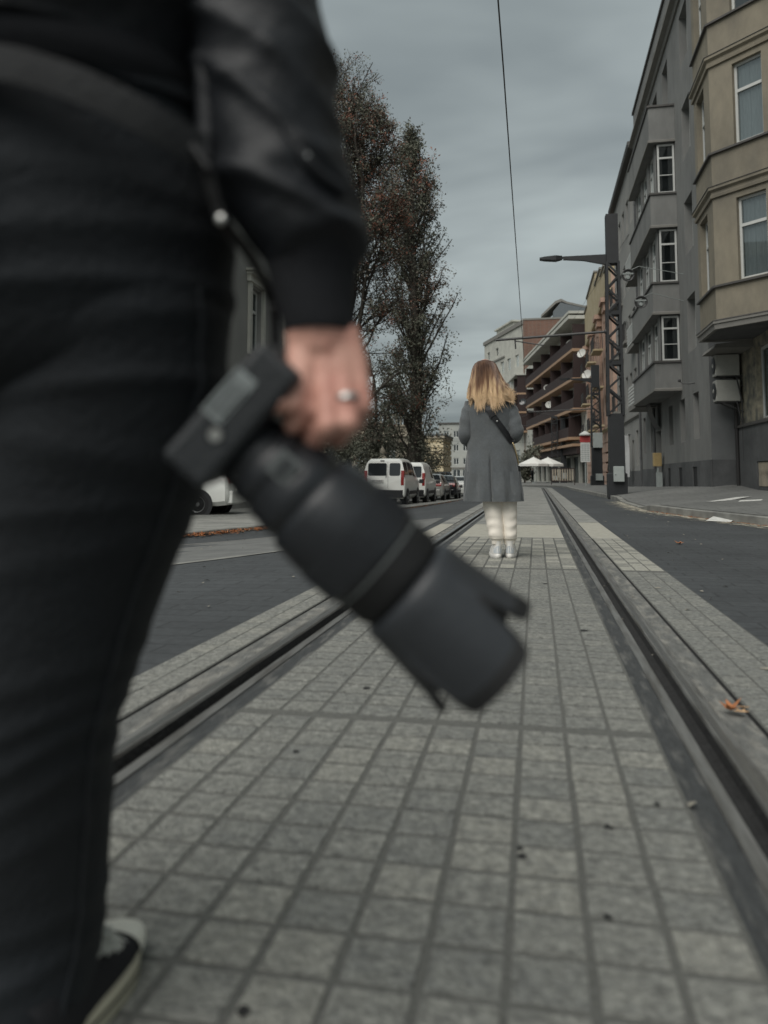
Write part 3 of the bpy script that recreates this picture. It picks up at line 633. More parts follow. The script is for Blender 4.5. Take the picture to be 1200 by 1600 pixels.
for i, h in enumerate(gh): window(pb, h[0], h[2], h[1] - h[0], h[3] - h[2], .2, 'case', 'dframe', None, i + 170)
mb = MB()
for c in (60.2, 66.6, 74.2, 82.4): mb.box(q(c + .55), q(c - .55), -.22, -.002, 4.7, 13.4); mb.box(q(c + .8), q(c - .8), -.4, -.002, 13.4, 14.0); mb.box(q(c + 1.0), q(c - 1.0), -.6, -.002, 14.0, 14.35)
mb.build('pilaster', M['peach'], pb)
moulding('cornice', [(0, -.001), (W, -.001)], [(-.02, 14.36), (.3, 14.4), (.34, 14.62), (-.02, 14.7)], M['cream'], pb)
moulding('string_course', [(0, -.001), (W, -.001)], pr(4.45, .18, .25), M['cream'], pb)
mb = MB()
for k in range(6): mb.box(0, W, -.05, -.002, -.3 + k * .78, .32 + k * .78)
for c in cols: pass
mb.build('rustication', M['peach'], pb)
mb = MB()
for pts in ((57.3, 62.5, 17.0), (62.4, 66, 17.6), (65.9, 72, 18.3), (71.9, 83, 19.6), (82.9, 87, 18.8)): mb.box(q(pts[1]), q(pts[0]), -.12, .72, pts[2] + .002, pts[2] + .16)
mb.build('gable_coping', M['trimgrey'], pb)
mb = MB(); mb.box(q(78), q(75.5), 1.2, 2.4, 19, 21.2); mb.build('chimney', M['brown'], pb)
for zi, z in enumerate((4.9, 7.95, 10.9)):
    for c in cols:
        mb = MB(); mb.box(q(c + 1.4), q(c - 1.4), -1.0, -.24, z - .12, z + .02); o = mb.build('balcony', M['cream'], pb); mb = MB(); x0, x1 = q(c + 1.4), q(c - 1.4)
        for k in range(19): x = x0 + (x1 - x0) * k / 18; mb.box(x - .02, x + .02, -.98, -.94, z + .02, z + 1.0)
        for k in range(5): y = -.9 + .15 * k; mb.box(x0, x0 + .04, y, y + .03, z + .02, z + 1.0); mb.box(x1 - .04, x1, y, y + .03, z + .02, z + 1.0)
        mb.box(x0, x1, -.99, -.93, z + 1.0, z + 1.06); mb.build('railing', M['iron'], o)
# ---------------------------------------------------------------- brown balcony block
A8 = math.atan2(-.988, .155)
f0 = V((5.7, 88, 0)); fd = V((-.155, .988, 0))
bb = thing('apartment_block', 'apartment block with long dark brown balconies and orange slab edges', 'building', f0 + fd * 36 + V((0, 0, -.3)), A8)
WB = 36.0; holes = []; lv = (5.5, 8.6, 12.0, 15.3)
for z in lv:
    for k in range(8):
        a = 1.2 + k * 4.4; holes += [(a, a + 1.5, z + .9, z + 2.4), (a + 2.2, a + 3.1, z + .05, z + 2.4)]
mb = MB(); wall(mb, 0, WB, 4.9, 19.2, holes, .2); mb.quad((WB, 0, -.5), (WB, 12, -.5), (WB, 12, 19.2), (WB, 0, 19.2)); mb.quad((0, 0, -.5), (0, 0, 19.2), (0, 12, 19.2), (0, 12, -.5)); mb.quad((0, 0, 19.2), (WB, 0, 19.2), (WB, 12, 19.2), (0, 12, 19.2))
sh = [(1 + k * 4.4, 4.6 + k * 4.4, .2, 3.3) for k in range(8)]
wall(mb, 0, WB, -.5, 4.9, sh, .4); mb.build('wall', [M['white'], M['recess']], bb)
for i, h in enumerate(holes): window(bb, h[0], h[2], h[1] - h[0], h[3] - h[2], .12, 'double', 'wframe', None, i + 200)
for i, h in enumerate(sh): window(bb, h[0], h[2], 3.6, 3.1, .3, 'double', 'dframe', None, i + 290)
mb = MB(); mb.box(0, WB, -1.2, -.002, 3.5, 4.3); mb.build('shop_fascia', M['brown'], bb); mb = MB(); mb.box(-.1, WB + .1, -1.7, -.002, 4.32, 4.6); mb.build('shop_canopy', M['orange'], bb)
for zi, z in enumerate(lv):
    x0, x1 = (0, WB) if zi else (6, WB - 3)
    mb = MB(); mb.box(x0, x1, -1.5, -.002, z - .32, z); o = mb.build('balcony', M['orange'], bb)
    mb = MB(); mb.box(x0, x1, -1.48, -1.42, z + .004, z + 1.1); mb.box(x1 - .06, x1, -1.415, -.01, z + .004, z + 2.75)
    for k in range(0, 5): x = x0 + (x1 - x0) * k / 5; mb.box(x, x + .06, -1.415, -.01, z + .004, z + 2.75)
    mb.build('parapet', M['brown'], o)
mb = MB(); mb.box(-.3, WB + .3, -1.9, 12.3, 18.6, 19.0); mb.box(-.3, WB + .3, -1.9, 12.3, 19.21, 19.5); mb.build('roof', M['white'], bb)
b2 = thing('apartment_block', 'lower stack of brown balconies on cream wall, just right of the woman', 'building', f0 + fd * 54 + V((0, 0, -.3)), A8)
W3 = 17.6; holes = []
for z in (5.5, 8.9, 12.2, 15.4): holes += [(a, a + 1.4, z + .3, z + 2.3) for a in (1, 4, 9.5, 13.2)]
mb = MB(); wall(mb, 0, W3, -.5, 19.4, holes, .2); mb.quad((0, 0, -.5), (0, 0, 19.4), (0, 12, 19.4), (0, 12, -.5)); mb.quad((0, 0, 19.4), (W3, 0, 19.4), (W3, 12, 19.4), (0, 12, 19.4)); mb.build('wall', [M['white'], M['recess']], b2)
for i, h in enumerate(holes): window(b2, h[0], h[2], 1.4, 2.0, .12, 'double', 'wframe', None, i + 310)
for z in (8.7, 12.0, 15.2):
    mb = MB(); mb.box(.0, 9.0, -1.7, -.002, z - .3, z); o = mb.build('balcony', M['orange'], b2); mb = MB(); mb.box(0, 9, -1.68, -1.6, z + .004, z + 1.1); mb.box(8.92, 9, -1.59, -.01, z + .004, z + 2.9); mb.box(4.5, 4.58, -1.59, -.01, z + .004, z + 2.9); mb.build('parapet', M['brown'], o)
mb = MB(); mb.box(0, 9.2, -1.9, -.002, 18.2, 18.5); mb.build('balcony_roof', M['white'], b2)
# ---------------------------------------------------------------- white modernist block with brick end
AW = math.atan2(-.935, .353)
wb = thing('apartment_block', 'white modernist block with bare red brick end wall, tallest in the street', 'building', (-9.9, 156.4, -.4), AW)
W4 = 22.9; holes = []
for k, z in enumerate((3.5, 7.6, 11.9, 16.2, 20.5)): holes += [(a, a + 1.9, z, z + 2.2) for a in (1.5, 6, 10.3, 14.2, 18.6)]
holes += [(a, a + 1.6, 24.3, 25.8) for a in (2, 7.5)]
mb = MB(); wall(mb, 0, W4, -1, 28, holes, .3); mb.quad((0, 0, -1), (0, 0, 28), (0, 12, 28), (0, 12, -1)); mb.quad((0, 0, 28), (W4, 0, 28), (W4, 12, 28), (0, 12, 28)); mb.build('wall', [M['white'], M['recess']], wb)
for i, h in enumerate(holes): window(wb, h[0], h[2], h[1] - h[0], h[3] - h[2], .2, 'double', 'wframe', None, i + 330)
mb = MB(); mb.box(-.1, W4 + .1, -.25, -.002, 27.6, 28.3); mb.box(-.1, 13, -.2, -.002, 23.3, 23.6); mb.build('parapet', M['trimgrey'], wb)
mb = MB(); mb.box(5.0, 7.6, -1.3, -.002, 13.7, 15.0); mb.box(5.0, 7.6, -1.3, -.002, 9.6, 10.9); mb.build('balcony', M['greydark'], wb)
mb = MB(); mb.box(2, 12, 2, 9, 28.31, 30.3); mb.box(1.6, 12.4, 1.6, 9.4, 30.31, 30.6); mb.build('penthouse', M['white'], wb)
e0 = V((-9.9, 156.4, 0)) + V((.353, -.935, 0)) * W4
mb = MB(); M4 = Matrix.Translation((W4, .0, 0)) @ Matrix.Rotation(DEG(69), 4, 'Z'); mb.M = M4
wall(mb, 0, 7.4, -1, 28.3, [(3.4, 4.3, 23.3, 25.0)], .3); mb.quad((7.4, 0, -1), (7.4, 8, -1), (7.4, 8, 28.3), (7.4, 0, 28.3)); mb.build('brick_wall', [M['brick'], M['recess']], wb)
window(wb, 3.4, 23.3, .9, 1.7, .15, 'double', 'wframe', None, 5, M4)
mb = MB(); mb.M = M4; mb.box(-.1, 7.6, -.1, .3, 28.302, 28.6); mb.build('brick_coping', M['trimgrey'], wb)
rh = thing('rooftop_house', 'blue-grey sheet-clad rooftop structure behind the brick end wall', 'building', (7.6, 143, 0))
mb = MB(); mb.prism([(-4.0, 0, 20), (5.5, 0, 20), (5.5, 0, 30.4), (-1.5, 0, 32.2), (-2.6, 0, 32.6), (-4, 0, 31.0)], (0, 9, 0)); mb.build('cladding', M['roof'], rh)
mb = MB(); mb.prism([(-6.2, 1, 30.2), (-3.4, 1, 32.7), (-2.4, 1, 33.0), (-1.4, 1, 32.5), (5.7, 1, 30.6), (5.7, 1, 30.9), (-1.4, 1, 32.9), (-2.5, 1, 33.5), (-3.6, 1, 33.1), (-6.2, 1, 30.6)], (0, 9, 0)); mb.M = Matrix.Translation((0, -1.4, 0)); mb.build('roof_edge', M['trimgrey'], rh)
# ---------------------------------------------------------------- far concrete block closing the street
cb = thing('apartment_block', 'pale concrete block with rows of paired windows closing the street', 'building', (-25, 206, -.5))
W5 = 20.0; holes = []
for z in (4.3, 7.9, 11.6): holes += [(.9 + k * 2.55, 2.3 + k * 2.55, z, z + 1.75) for k in range(7)]
sh = [(.6 + k * 2.6, 2.7 + k * 2.6, .3, 3.0) for k in range(7)]
mb = MB(); wall(mb, -.5, W5, -1, 15.2, holes + sh, .25); mb.quad((-.5, 0, -1), (-.5, 12, -1), (-.5, 12, 15.2), (-.5, 0, 15.2)); mb.quad((W5, 0, -1), (W5, 12, -1), (W5, 12, 15.2), (W5, 0, 15.2)); mb.quad((-.5, 0, 15.2), (W5, 0, 15.2), (W5, 12, 15.2), (-.5, 12, 15.2)); mb.build('wall', [M['concblock'], M['recess']], cb)
for i, h in enumerate(holes): window(cb, h[0], h[2], 1.4, 1.75, .1, 'double', 'wframe', None, i + 400, None, .12)
for i, h in enumerate(sh): window(cb, h[0], h[2], 2.1, 2.7, .1, 'double', 'wframe', None, i + 430, None, .14)
mb = MB(); mb.box(-.7, W5 + .2, -.3, 12, 15.202, 15.6); mb.build('roof', M['trimdark'], cb)
mb = MB(); mb.box(-.5, W5, -.2, -.002, 3.2, 3.6); mb.build('string_course', M['trimgrey'], cb)
# ---------------------------------------------------------------- yellow rusticated wing and old stone house behind the trees
ry = thing('corner_house', 'yellow corner house with deep horizontal grooves, partly behind the poplar', 'building', (-20, 100, -.7))
mb = MB()
for k in range(9): mb.box(.0, 8.2, 0, 10, k * .78 - .3, k * .78 + .30)
mb.box(.14, 8.06, .14, 9.86, -.3, 6.5); mb.build('wall', M['rust'], ry); mb = MB(); mb.box(-.2, 8.4, -.25, 10.2, 6.36, 6.7); mb.build('cornice', M['stone'], ry)
mb = MB(); mb.prism([(-.3, -.3, 6.702), (8.5, -.3, 6.702), (8.5, 10, 6.702), (-.3, 10, 6.702)], (0, 0, .2)); mb.build('roof', M['roof'], ry)
sb = thing('old_villa', 'old stone villa with pale balustrade seen through the bushes above the white van', 'building', (-18.5, 64, -.7))
holes = [(a, a + 1.1, 2.2, 4.2) for a in (1, 3.4, 5.8)]
mb = MB(); wall(mb, 0, 8.2, -.3, 5.6, holes, .3); mb.quad((8.2, 0, -.3), (8.2, 8, -.3), (8.2, 8, 5.6), (8.2, 0, 5.6)); mb.quad((0, 0, 5.6), (8.2, 0, 5.6), (8.2, 8, 5.6), (0, 8, 5.6)); mb.build('wall', [M['stone'], M['recess']], sb)
for i, h in enumerate(holes): window(sb, h[0], h[2], 1.1, 2.0, .2, 'case', 'wframe', .08, i + 450)
mb = MB(); mb.box(-.15, 8.35, -.2, .1, 4.75, 5.0); mb.box(-.1, 8.3, -.15, .1, 5.602, 5.75); mb.box(-.1, 8.3, -.15, .1, 6.5, 6.65)
for k in range(24): mb.lathe([(.05, 5.75), (.10, 5.95), (.05, 6.2), (.06, 6.5)], (.1 + k * .345, -.03, 0), n=8)
mb.build('balustrade', M['stone'], sb)
# ---------------------------------------------------------------- left-hand grey house with ornate window
lb = thing('old_house', 'grey old house with white pedimented window, glimpsed between the jacket and the camera', 'building', (-9, 13, -.6), DEG(90))
k0 = lambda y: y - 13
holes = [(k0(c) - .5, k0(c) + .5, z, z + 2.1) for c in (15.6, 19.6, 23.75, 27.2) for z in (5.35, 1.9)]
mb = MB(); wall(mb, 0, 16, -.2, 10.5, holes, .25); mb.quad((16, 0, -.2), (16, 10, -.2), (16, 10, 10.5), (16, 0, 10.5)); mb.quad((0, 0, -.2), (0, 0, 10.5), (0, 10, 10.5), (0, 10, -.2)); mb.quad((0, 0, 10.5), (16, 0, 10.5), (16, 10, 10.5), (0, 10, 10.5)); mb.build('wall', [M['greyb'], M['recess']], lb)
for i, h in enumerate(holes): window(lb, h[0], h[2], 1.0, 2.1, .14, 'case', 'wframe', .1, i + 470, None, .08)
mb = MB()
for c in (15.6, 19.6, 23.75, 27.2):
    for z in (5.35, 1.9):
        x = k0(c); mb.box(x - .72, x - .52, -.1, -.002, z - .15, z + 2.2); mb.box(x + .52, x + .72, -.1, -.002, z - .15, z + 2.2); mb.box(x - .8, x + .8, -.14, -.002, z + 2.2, z + 2.42); mb.box(x - .85, x + .85, -.24, -.002, z + 2.421, z + 2.52); mb.box(x - .92, x + .92, -.32, -.002, z + 2.521, z + 2.6)
mb.build('window_surround', M['white'], lb); mb = MB(); mb.box(-.1, 16.2, -.45, .0, 10.1, 10.6); mb.build('cornice', M['stone'], lb)
# ================================================================== tram poles, wires, street furniture
def lattice_pole(x, y, H, label, w=.34, wb=.5, solid=2.3, top=1.6, lamp=None, bracket=None, box=None, cells=11, zig=True, lampz=None):
    z0 = zt(x, y); o = thing('tram_pole', label, 'pole', (x, y, z0), 0, 'black tram poles along the pavement')
    a, b = wb / 2, w / 2
    mb = MB(); mb.loft([[(i * r, j * r, z) for i, j in ((-1, -1), (1, -1), (1, 1), (-1, 1))] for r, z in ((a, -.1), (a, .62), (a * .82, .66), (a * .78, solid))]); mb.build('base', M['black'], o)
    mb = MB(); zz = H - top; wd = lambda z: a * .78 + (b - a * .78) * (z - solid) / (zz - solid)
    for i in (-1, 1):
        for j in (-1, 1): mb.bar((i * wd(solid), j * wd(solid), solid - .05), (i * b, j * b, zz + .05), .075)
    n = cells
    for k in range(n):
        za, zb = solid + (zz - solid) * k / n, solid + (zz - solid) * (k + 1) / n; s = 1 if k % 2 else -1
        for j in (-1, 1):
            mb.bar((s * wd(za), j * wd(za), za), (-s * wd(zb), j * wd(zb), zb), .055, .055); mb.bar((j * wd(za), s * wd(za), za), (j * wd(zb), -s * wd(zb), zb), .055, .055)
            if not zig: mb.bar((-s * wd(za), j * wd(za), za), (s * wd(zb), j * wd(zb), zb), .045, .02)
        if k in (4, 8): mb.box(-wd(za) - .01, wd(za) + .01, -wd(za) - .01, wd(za) + .01, za - .06, za + .06)
    mb.build('lattice', M['black'], o)
    mb = MB(); mb.box(-b - .01, b + .01, -b - .01, b + .01, zz, H); mb.build('cap', M['black'], o)
    if lamp:
        L, lz = lamp; mb = MB(); mb.prism([(-b, -.05, lz - .33), (-b, -.05, lz), (-L * .72, -.05, lz + .0), (-L * .72, -.05, lz - .10), (-L * .42, -.05, lz - .16)], (0, .1, 0)); mb.tube([(-L * .70, 0, lz - .03), (-L + .4, 0, lz - .03)], .035, 8); arm = mb.build('lamp_arm', M['black'], o)
        mb = MB(); mb.loft([[(-x0, -w_, lz + z_), (-x0, w_, lz + z_), (-x0, w_, lz + z_ + t_), (-x0, -w_, lz + z_ + t_)] for x0, w_, z_, t_ in ((L - .55, .06, -.09, .11), (L - .35, .13, -.12, .15), (L - .0, .13, -.085, .09), (L + .15, .10, -.06, .05))]); mb.build('lamp_head', M['black'], arm)
    if bracket:
        L, bz = bracket; mb = MB(); mb.tube([(-b, 0, bz + .15), (-L, 0, bz)], .04, 8); mb.tube([(-L + .6, 0, bz + .02), (-L + .62, 0, bz - .3)], .025, 6); mb.tube([(-L + .62, 0, bz - .05), (-L + 1.5, 0, bz - .22)], .02, 6); mb.ball((-b - .06, 0, bz + .15), .07); mb.build('wire_bracket', M['wire'], o)
    if box:
        for bx, bz, bw, bh in box: mb = MB(); mb.box(bx - bw / 2, bx + bw / 2, -a - .14, -a - .002 if bz < 1.3 else -a * .8, bz - bh / 2, bz + bh / 2); mb.ball((bx - bw * .32, -a - .145, bz), .02); mb.build('cabinet', M['boxgrey'], o, bevel=.012)
    return o
p1 = lattice_pole(2.42, 24.3, 8.65, 'nearest black lattice tram pole with street-lamp arm and grey cabinet', .34, .56, 2.45, 1.55, (2.05, 7.42), (3.6, 4.85), [(.02, .62, .31, .46)], 12)
p2 = lattice_pole(4.05, 53.5, 8.1, 'lattice tram pole behind the nearest one, carrying grey boxes above pale timetable', .5, .85, 2.6, 1.5, (2.2, 7.25), (4.5, 5.0), [(.1, .55, .45, .45), (.05, 3.0, .62, 1.0)], 9, False)
p3 = lattice_pole(2.35, 97, 8.2, 'far lattice pole left of the twin plain pole, by the white parasols', .7, .95, 2.6, .3, None, None, [(.0, .6, .5, .5)], 9, False)
o = thing('tram_pole', 'plain solid black pole standing right of the far lattice pole', 'pole', (3.35, 96, zt(3.35, 96)), 0, 'black tram poles along the pavement')
mb = MB(); mb.loft([[(i * r, j * r, z) for i, j in ((-1, -1), (1, -1), (1, 1), (-1, 1))] for r, z in ((.42, -.1), (.40, 2.4), (.32, 2.42), (.27, 8.6))]); mb.build('shaft', M['black'], o)
mb = MB(); mb.box(-.25, .3, -.6, -.43, .5, 1.2); mb.build('cabinet', M['boxgrey'], o)
# ring insulator coils beside the nearest pole
for dx, z, lab in ((.62, 7.2, 'upper round cable coil hanging by the top of the nearest pole'), (1.0, 6.3, 'lower round cable coil hanging between pole and grey wall')):
    o = thing('cable_coil', lab, 'cable coil', (2.42 + dx, 25.6, z), 0, 'cable coils by the nearest pole'); mb = MB()
    for k in range(3):
        r = .19 - .02 * k; mb.tube([(r * cos(t * pi / 10), .02 * k, r * sin(t * pi / 10)) for t in range(21)], .02, 6)
    mb.build('coil', M['wire'], o, sm=True); mb = MB(); mb.bar((-.18, 0, .05), (.18, .02, .05), .05); mb.lathe([(.05, -.03), (.07, 0), (.05, .03)], (.0, .01, -.08), (0, 1, 0), 10); mb.tube([(.1, 0, .17), (.35, .1, .3), (4.85 - 2.42 - dx, .6, .1)], .012, 5); mb.build('hanger', M['boxgrey'], o)
mb = MB(); mb.tube([(-.30, -2, 5.55), (-.30, 8.7, 5.42), (-.34, 24.3, 5.0), (-.5, 53.5, 4.9), (-6, 80, 4.9)], .0085, 6); tag(mb.build('overhead_wire', M['wire']), 'dark overhead contact wire running down the street above the track', 'wire')
for i, (a, b, lab) in enumerate((((4.05, 53.5, 5.1), (-5.0, 75, 5.4), 'thin span wire from the second pole across the track'), ((2.35, 97, 5.0), (-14, 92, 5.3), 'thin span wire from the far lattice pole to the left'), ((4.85, 40, 13.0), (2.0, 140, 22), 'faint cable from the grey roofs toward the far roofs'))):
    mb = MB(); a, b = V(a), V(b); mb.tube([a.lerp(b, t / 8) - V((0, 0, .35 * (1 - (t / 4 - 1) ** 2))) for t in range(9)], .012, 4); tag(mb.build('span_wire', M['wire']), lab, 'wire', 'span wires')
# timetable sign
o = thing('tram_stop_sign', 'tram stop sign with red top and white timetable board beside the second pole', 'sign', (3.15, 51, zt(3.15, 51)))
mb = MB(); mb.tube([(0, 0, 0), (0, 0, 3.5)], .04, 8); mb.build('post', M['boxgrey'], o); mb = MB(); mb.box(-.3, .3, -.1, -.045, 1.5, 2.75); mb.build('timetable', M['signwhite'], o)
mb = MB()
for r in range(9):
    for c in range(3): mb.box(-.25 + c * .18, -.11 + c * .18, -.106, -.101, 1.6 + r * .12, 1.66 + r * .12)
mb.build('timetable_print', M['boxgrey'], o)
mb = MB(); mb.box(-.32, .32, -.09, -.042, 2.77, 3.2); mb.build('red_panel', M['red'], o); mb = MB(); mb.lathe([(.02, 3.2), (.36, 3.22), (.36, 3.3), (.05, 3.5)], n=14); mb.build('lamp_cap', M['signwhite'], o)
# chairs/fence by the shop
o = thing('planter_fence', 'low pale slatted fence standing before the shop by the tram stop', 'fence', (1.9, 63, zt(1.9, 63)))
mb = MB()
for k in range(9): mb.box(-.6 + k * .19, -.5 + k * .19, -.03, .03, .3, 1.25)
mb.build('slats', M['stone'], o); mb = MB(); mb.box(-.7, 1.15, -.05, .05, .25, .32); mb.box(-.7, 1.15, -.05, .05, 1.25, 1.32)
for x in (-.7, 1.1): mb.box(x, x + .06, -.05, .05, 0, 1.3)
mb.build('rails', M['brown'], o)
# parasols
for i, (x, y, r, lab) in enumerate(((-.2, 88, 1.75, 'white parasol on the left of the pair at the street cafe'), (1.4, 90, 1.9, 'white parasol on the right of the pair at the street cafe'))):
    o = thing('parasol', lab, 'parasol', (x, y, zt(x, y)), .3, 'white cafe parasols'); mb = MB(); n = 8
    for k in range(n):
        a, b = 2 * pi * k / n, 2 * pi * (k + 1) / n; mb.add([(0, 0, 2.95), (r * cos(a), r * sin(a), 2.15), (r * cos((a + b) / 2) * .93, r * sin((a + b) / 2) * .93, 2.16), (r * cos(b), r * sin(b), 2.15)], [(0, 1, 2), (0, 2, 3)])
        mb.quad((r * cos(a), r * sin(a), 2.149), (r * cos(b), r * sin(b), 2.149), (r * cos(b), r * sin(b), 1.9), (r * cos(a), r * sin(a), 1.9))
    mb.build('canopy', M['canvas'], o); mb = MB(); mb.tube([(0, 0, 0), (0, 0, 3.05)], .035, 8); mb.lathe([(.3, 0), (.3, .08), (.05, .12)], n=12); mb.build('pole', M['boxgrey'], o)
# satellite dishes
DSH = [((4.4, 93.2, 16.3), .62, 'white satellite dish on the uppermost brown balcony, nearer end'), ((3.2, 103, 16.1), .5, 'white satellite dish on the uppermost brown balcony, farther end'), ((1.9, 104, 10.1), .5, 'white satellite dish on the middle brown balcony'), ((1.7, 106, 12.6), .45, 'small white satellite dish on the third-storey brown balcony'),
       ((4.5, 67.5, 9.3), .46, 'white satellite dish on the middle peach balcony'), ((4.6, 76, 12.5), .46, 'white satellite dish on the top peach balcony'), ((-1.9, 128.6, 12.9), .6, 'dark satellite dish on the far lower balcony stack')]
for p, r, lab in DSH:
    o = thing('satellite_dish', lab, 'satellite dish', p, rnd.uniform(-.3, .3), 'satellite dishes on balconies'); ax = V((-.35, -.9, .35))
    mb = MB(); mb.lathe([(.01, .0), (r * .5, .04), (r, .16), (r, .18), (r * .5, .07), (.01, .03)], (0, 0, 0), ax, 20); mb.build('reflector', M['carblack' if 'dark' in lab else 'dish'], o, sm=True)
    mb = MB(); mb.tube([(0, 0, 0), (.2, .4, -.1), (.4, .9, -.3)], .03, 6); mb.tube([(0, -.1, -r), ax.normalized() * .6], .02, 5); mb.ball(ax.normalized() * .6, .06); mb.build('arm', M['wire'], o)
# stone finial post behind the van
o = thing('gate_post', 'stone gate post with pale finial rising behind the nearest white van', 'gate post', (-7.8, 39.2, zt(-7.8, 39.2)))
mb = MB(); mb.box(-.3, .3, -.3, .3, -.1, 1.95); mb.box(-.4, .4, -.4, .4, 1.95, 2.1); mb.build('shaft', M['stone'], o); mb = MB(); mb.lathe([(.3, 2.1), (.22, 2.25), (.1, 2.38), (.14, 2.5), (.15, 2.6), (.09, 2.72), (.02, 2.85)], n=14); mb.build('finial', M['stone'], o, sm=True)
# dark fence of the park behind the cars
o = thing('park_fence', 'dark iron park fence running behind the parked cars', 'fence', (-9.6, 20, 0)); mb = MB()
for k in range(130):
    y = k * .22; z = zt(-9.6, 20 + y); mb.box(-.012, .012, y - .012, y + .012, z, z + 1.5)
mb.build('bars', M['iron'], o); mb = MB()
for h in (.2, 1.4):
    for k in range(13): y0, y1 = k * 2.2, k * 2.2 + 2.2; mb.bar((0, y0, zt(-9.6, 20 + y0) + h), (0, y1, zt(-9.6, 20 + y1) + h), .04)
mb.build('rails', M['iron'], o)
# ================================================================== vehicles
def plate_text(txt, parent, x, y, z, size, m, rz=0):
    cu = bpy.data.curves.new('lettering', 'FONT'); cu.body = txt; cu.size = size; cu.align_x = 'CENTER'; cu.align_y = 'CENTER'; cu.extrude = .001
    t = bpy.data.objects.new('t', cu); COL.objects.link(t); me = bpy.data.meshes.new_from_object(t.evaluated_get(bpy.context.evaluated_depsgraph_get())); bpy.data.objects.remove(t); o = bpy.data.objects.new('lettering', me); COL.objects.link(o); me.materials.clear(); me.materials.append(m); o.location = (x, y, z); o.rotation_euler = (pi / 2, 0, rz); o.parent = parent; return o
def vehicle(name, label, cat, x, y, rz, st, paint, hw, axle, wr, group, rear='van', wins=(), belt=None, plate=None, hx=0):
    """st: stations (y, sill, belt, roof, half width, roof half width) from the rear bumper forward; origin on the ground under the rear axle"""
    o = thing(name, label, cat, (x, y, zt(x, y) + .0), rz, group)
    def ring(s):
        yy, zs, zb, zr, w, wr_ = s; h = [(0, zs), (w * .86, zs), (w * .98, zs + .10), (w, zs + (zb - zs) * .45), (w * .985, zb - .04), (w * .96, zb), (wr_ + (w * .96 - wr_) * .35, zb + (zr - zb) * .62), (wr_, zr - (zr - zb) * .13), (wr_ * .86, zr - .015), (0, zr)]
        return [(a, yy, z) for a, z in h] + [(-a, yy, z) for a, z in h[-2:0:-1]]
    mb = MB(); dense = []
    for a, b in zip(st, st[1:]):
        for k in range(3): dense.append([a[i] + (b[i] - a[i]) * k / 3 for i in range(6)])
    dense.append(list(st[-1])); mb.loft([ring(s) for s in dense]); body = mb.build('body', paint, o, sm=35)
    def S(yy):
        for a, b in zip(st, st[1:]):
            if a[0] <= yy <= b[0]: t = (yy - a[0]) / (b[0] - a[0]); return [a[i] + (b[i] - a[i]) * t for i in range(6)]
        return list(st[-1])
    def side(yy, t, sg, off=.006):       # a point on the glasshouse side, t from belt 0 to roof 1
        _, zs, zb, zr, w, wr_ = S(yy); z = zb + (zr - zb) * t; k = min(1, t / .87)
        wx = w * .96 + (wr_ - w * .96) * (k / .71 * .65 if k < .71 else .65 + (k - .71) / .29 * .35)
        return V((sg * (wx + off), yy, z))
    for sg in (-1, 1):
        for (ya, yb_, t0, t1, sk) in wins:
            mb = MB(); n = 6; mb.loft([[side(ya + (yb_ - ya) * i / n + sk * t * (i / n), t0 + (t1 - t0) * t, sg) for t in (0, .33, .62, .8, 1)] for i in range(n + 1)], closed=False); mb.build('side_window', M['carglass'], o, sm=True)
        mb = MB(); yf = axle + .75; p = side(yf, .08, sg); mb.loft([[p + V((sg * a, b, c)) for b, c in ((-.04, -.02), (.06, -.02), (.06, .15), (-.04, .15))] for a in (.02, .22)]); mb.build('mirror', M['cartrim'], o, bevel=.02)
        mb = MB(); _, zs, zb, zr, w, wr_ = S(axle * .5); mb.box(sg * w - .012, sg * w + .012, wr + .15, axle - wr - .15, zs + .16, zs + .30); mb.build('side_strip', M['cartrim'], o)
        for yy in (0, axle):
            _, zs, zb, zr, w, wr_ = S(yy); ax = V((sg, 0, 0))
            mb = MB(); mb.lathe([(wr + .07, 0), (wr + .07, .012), (wr - .02, .013), (wr - .02, 0)], (sg * (w - .004), yy, wr), ax, 24); mb.build('wheel_arch', M['cartrim'], o)
            mb = MB(); mb.lathe([(wr * .62, -.19), (wr * .95, -.2), (wr, -.16), (wr, -.03), (wr * .94, .012), (wr * .66, .02), (wr * .60, .0)], (sg * (w - .005), yy, wr), ax, 28); wh = mb.build('wheel', M['tyre'], o, sm=40)
            mb = MB(); mb.lathe([(wr * .64, .0), (wr * .62, .02), (wr * .52, -.01), (wr * .2, -.005), (wr * .14, .02), (.01, .022)], (sg * (w - .005), yy, wr), ax, 20)
            mb.build('rim', M['rim'], wh, sm=40)
    r0 = st[0]; yr = r0[0]
    mb = MB(); mb.loft([[(a, yr + b, z) for a, b, z in ((-r0[4] - .02, .25, .32), (-r0[4] + .08, -.07, .32), (r0[4] - .08, -.07, .32), (r0[4] + .02, .25, .32))], [(a, yr + b, z) for a, b, z in ((-r0[4] - .02, .25, .62), (-r0[4] + .08, -.09, .62), (r0[4] - .08, -.09, .62), (r0[4] + .02, .25, .62))]]); mb.build('rear_bumper', M['cartrim'] if rear == 'van' else paint, o, bevel=.02)
    def rearface(z):    # y on the rear face at height z, stepping through the first stations
        for a, b in zip(st, st[1:]):
            if z <= b[3]:
                t = 0 if z <= a[3] else (z - a[3]) / max(1e-6, b[3] - a[3]); return a[0] + (b[0] - a[0]) * t
        return yr
    hwid = r0[4]
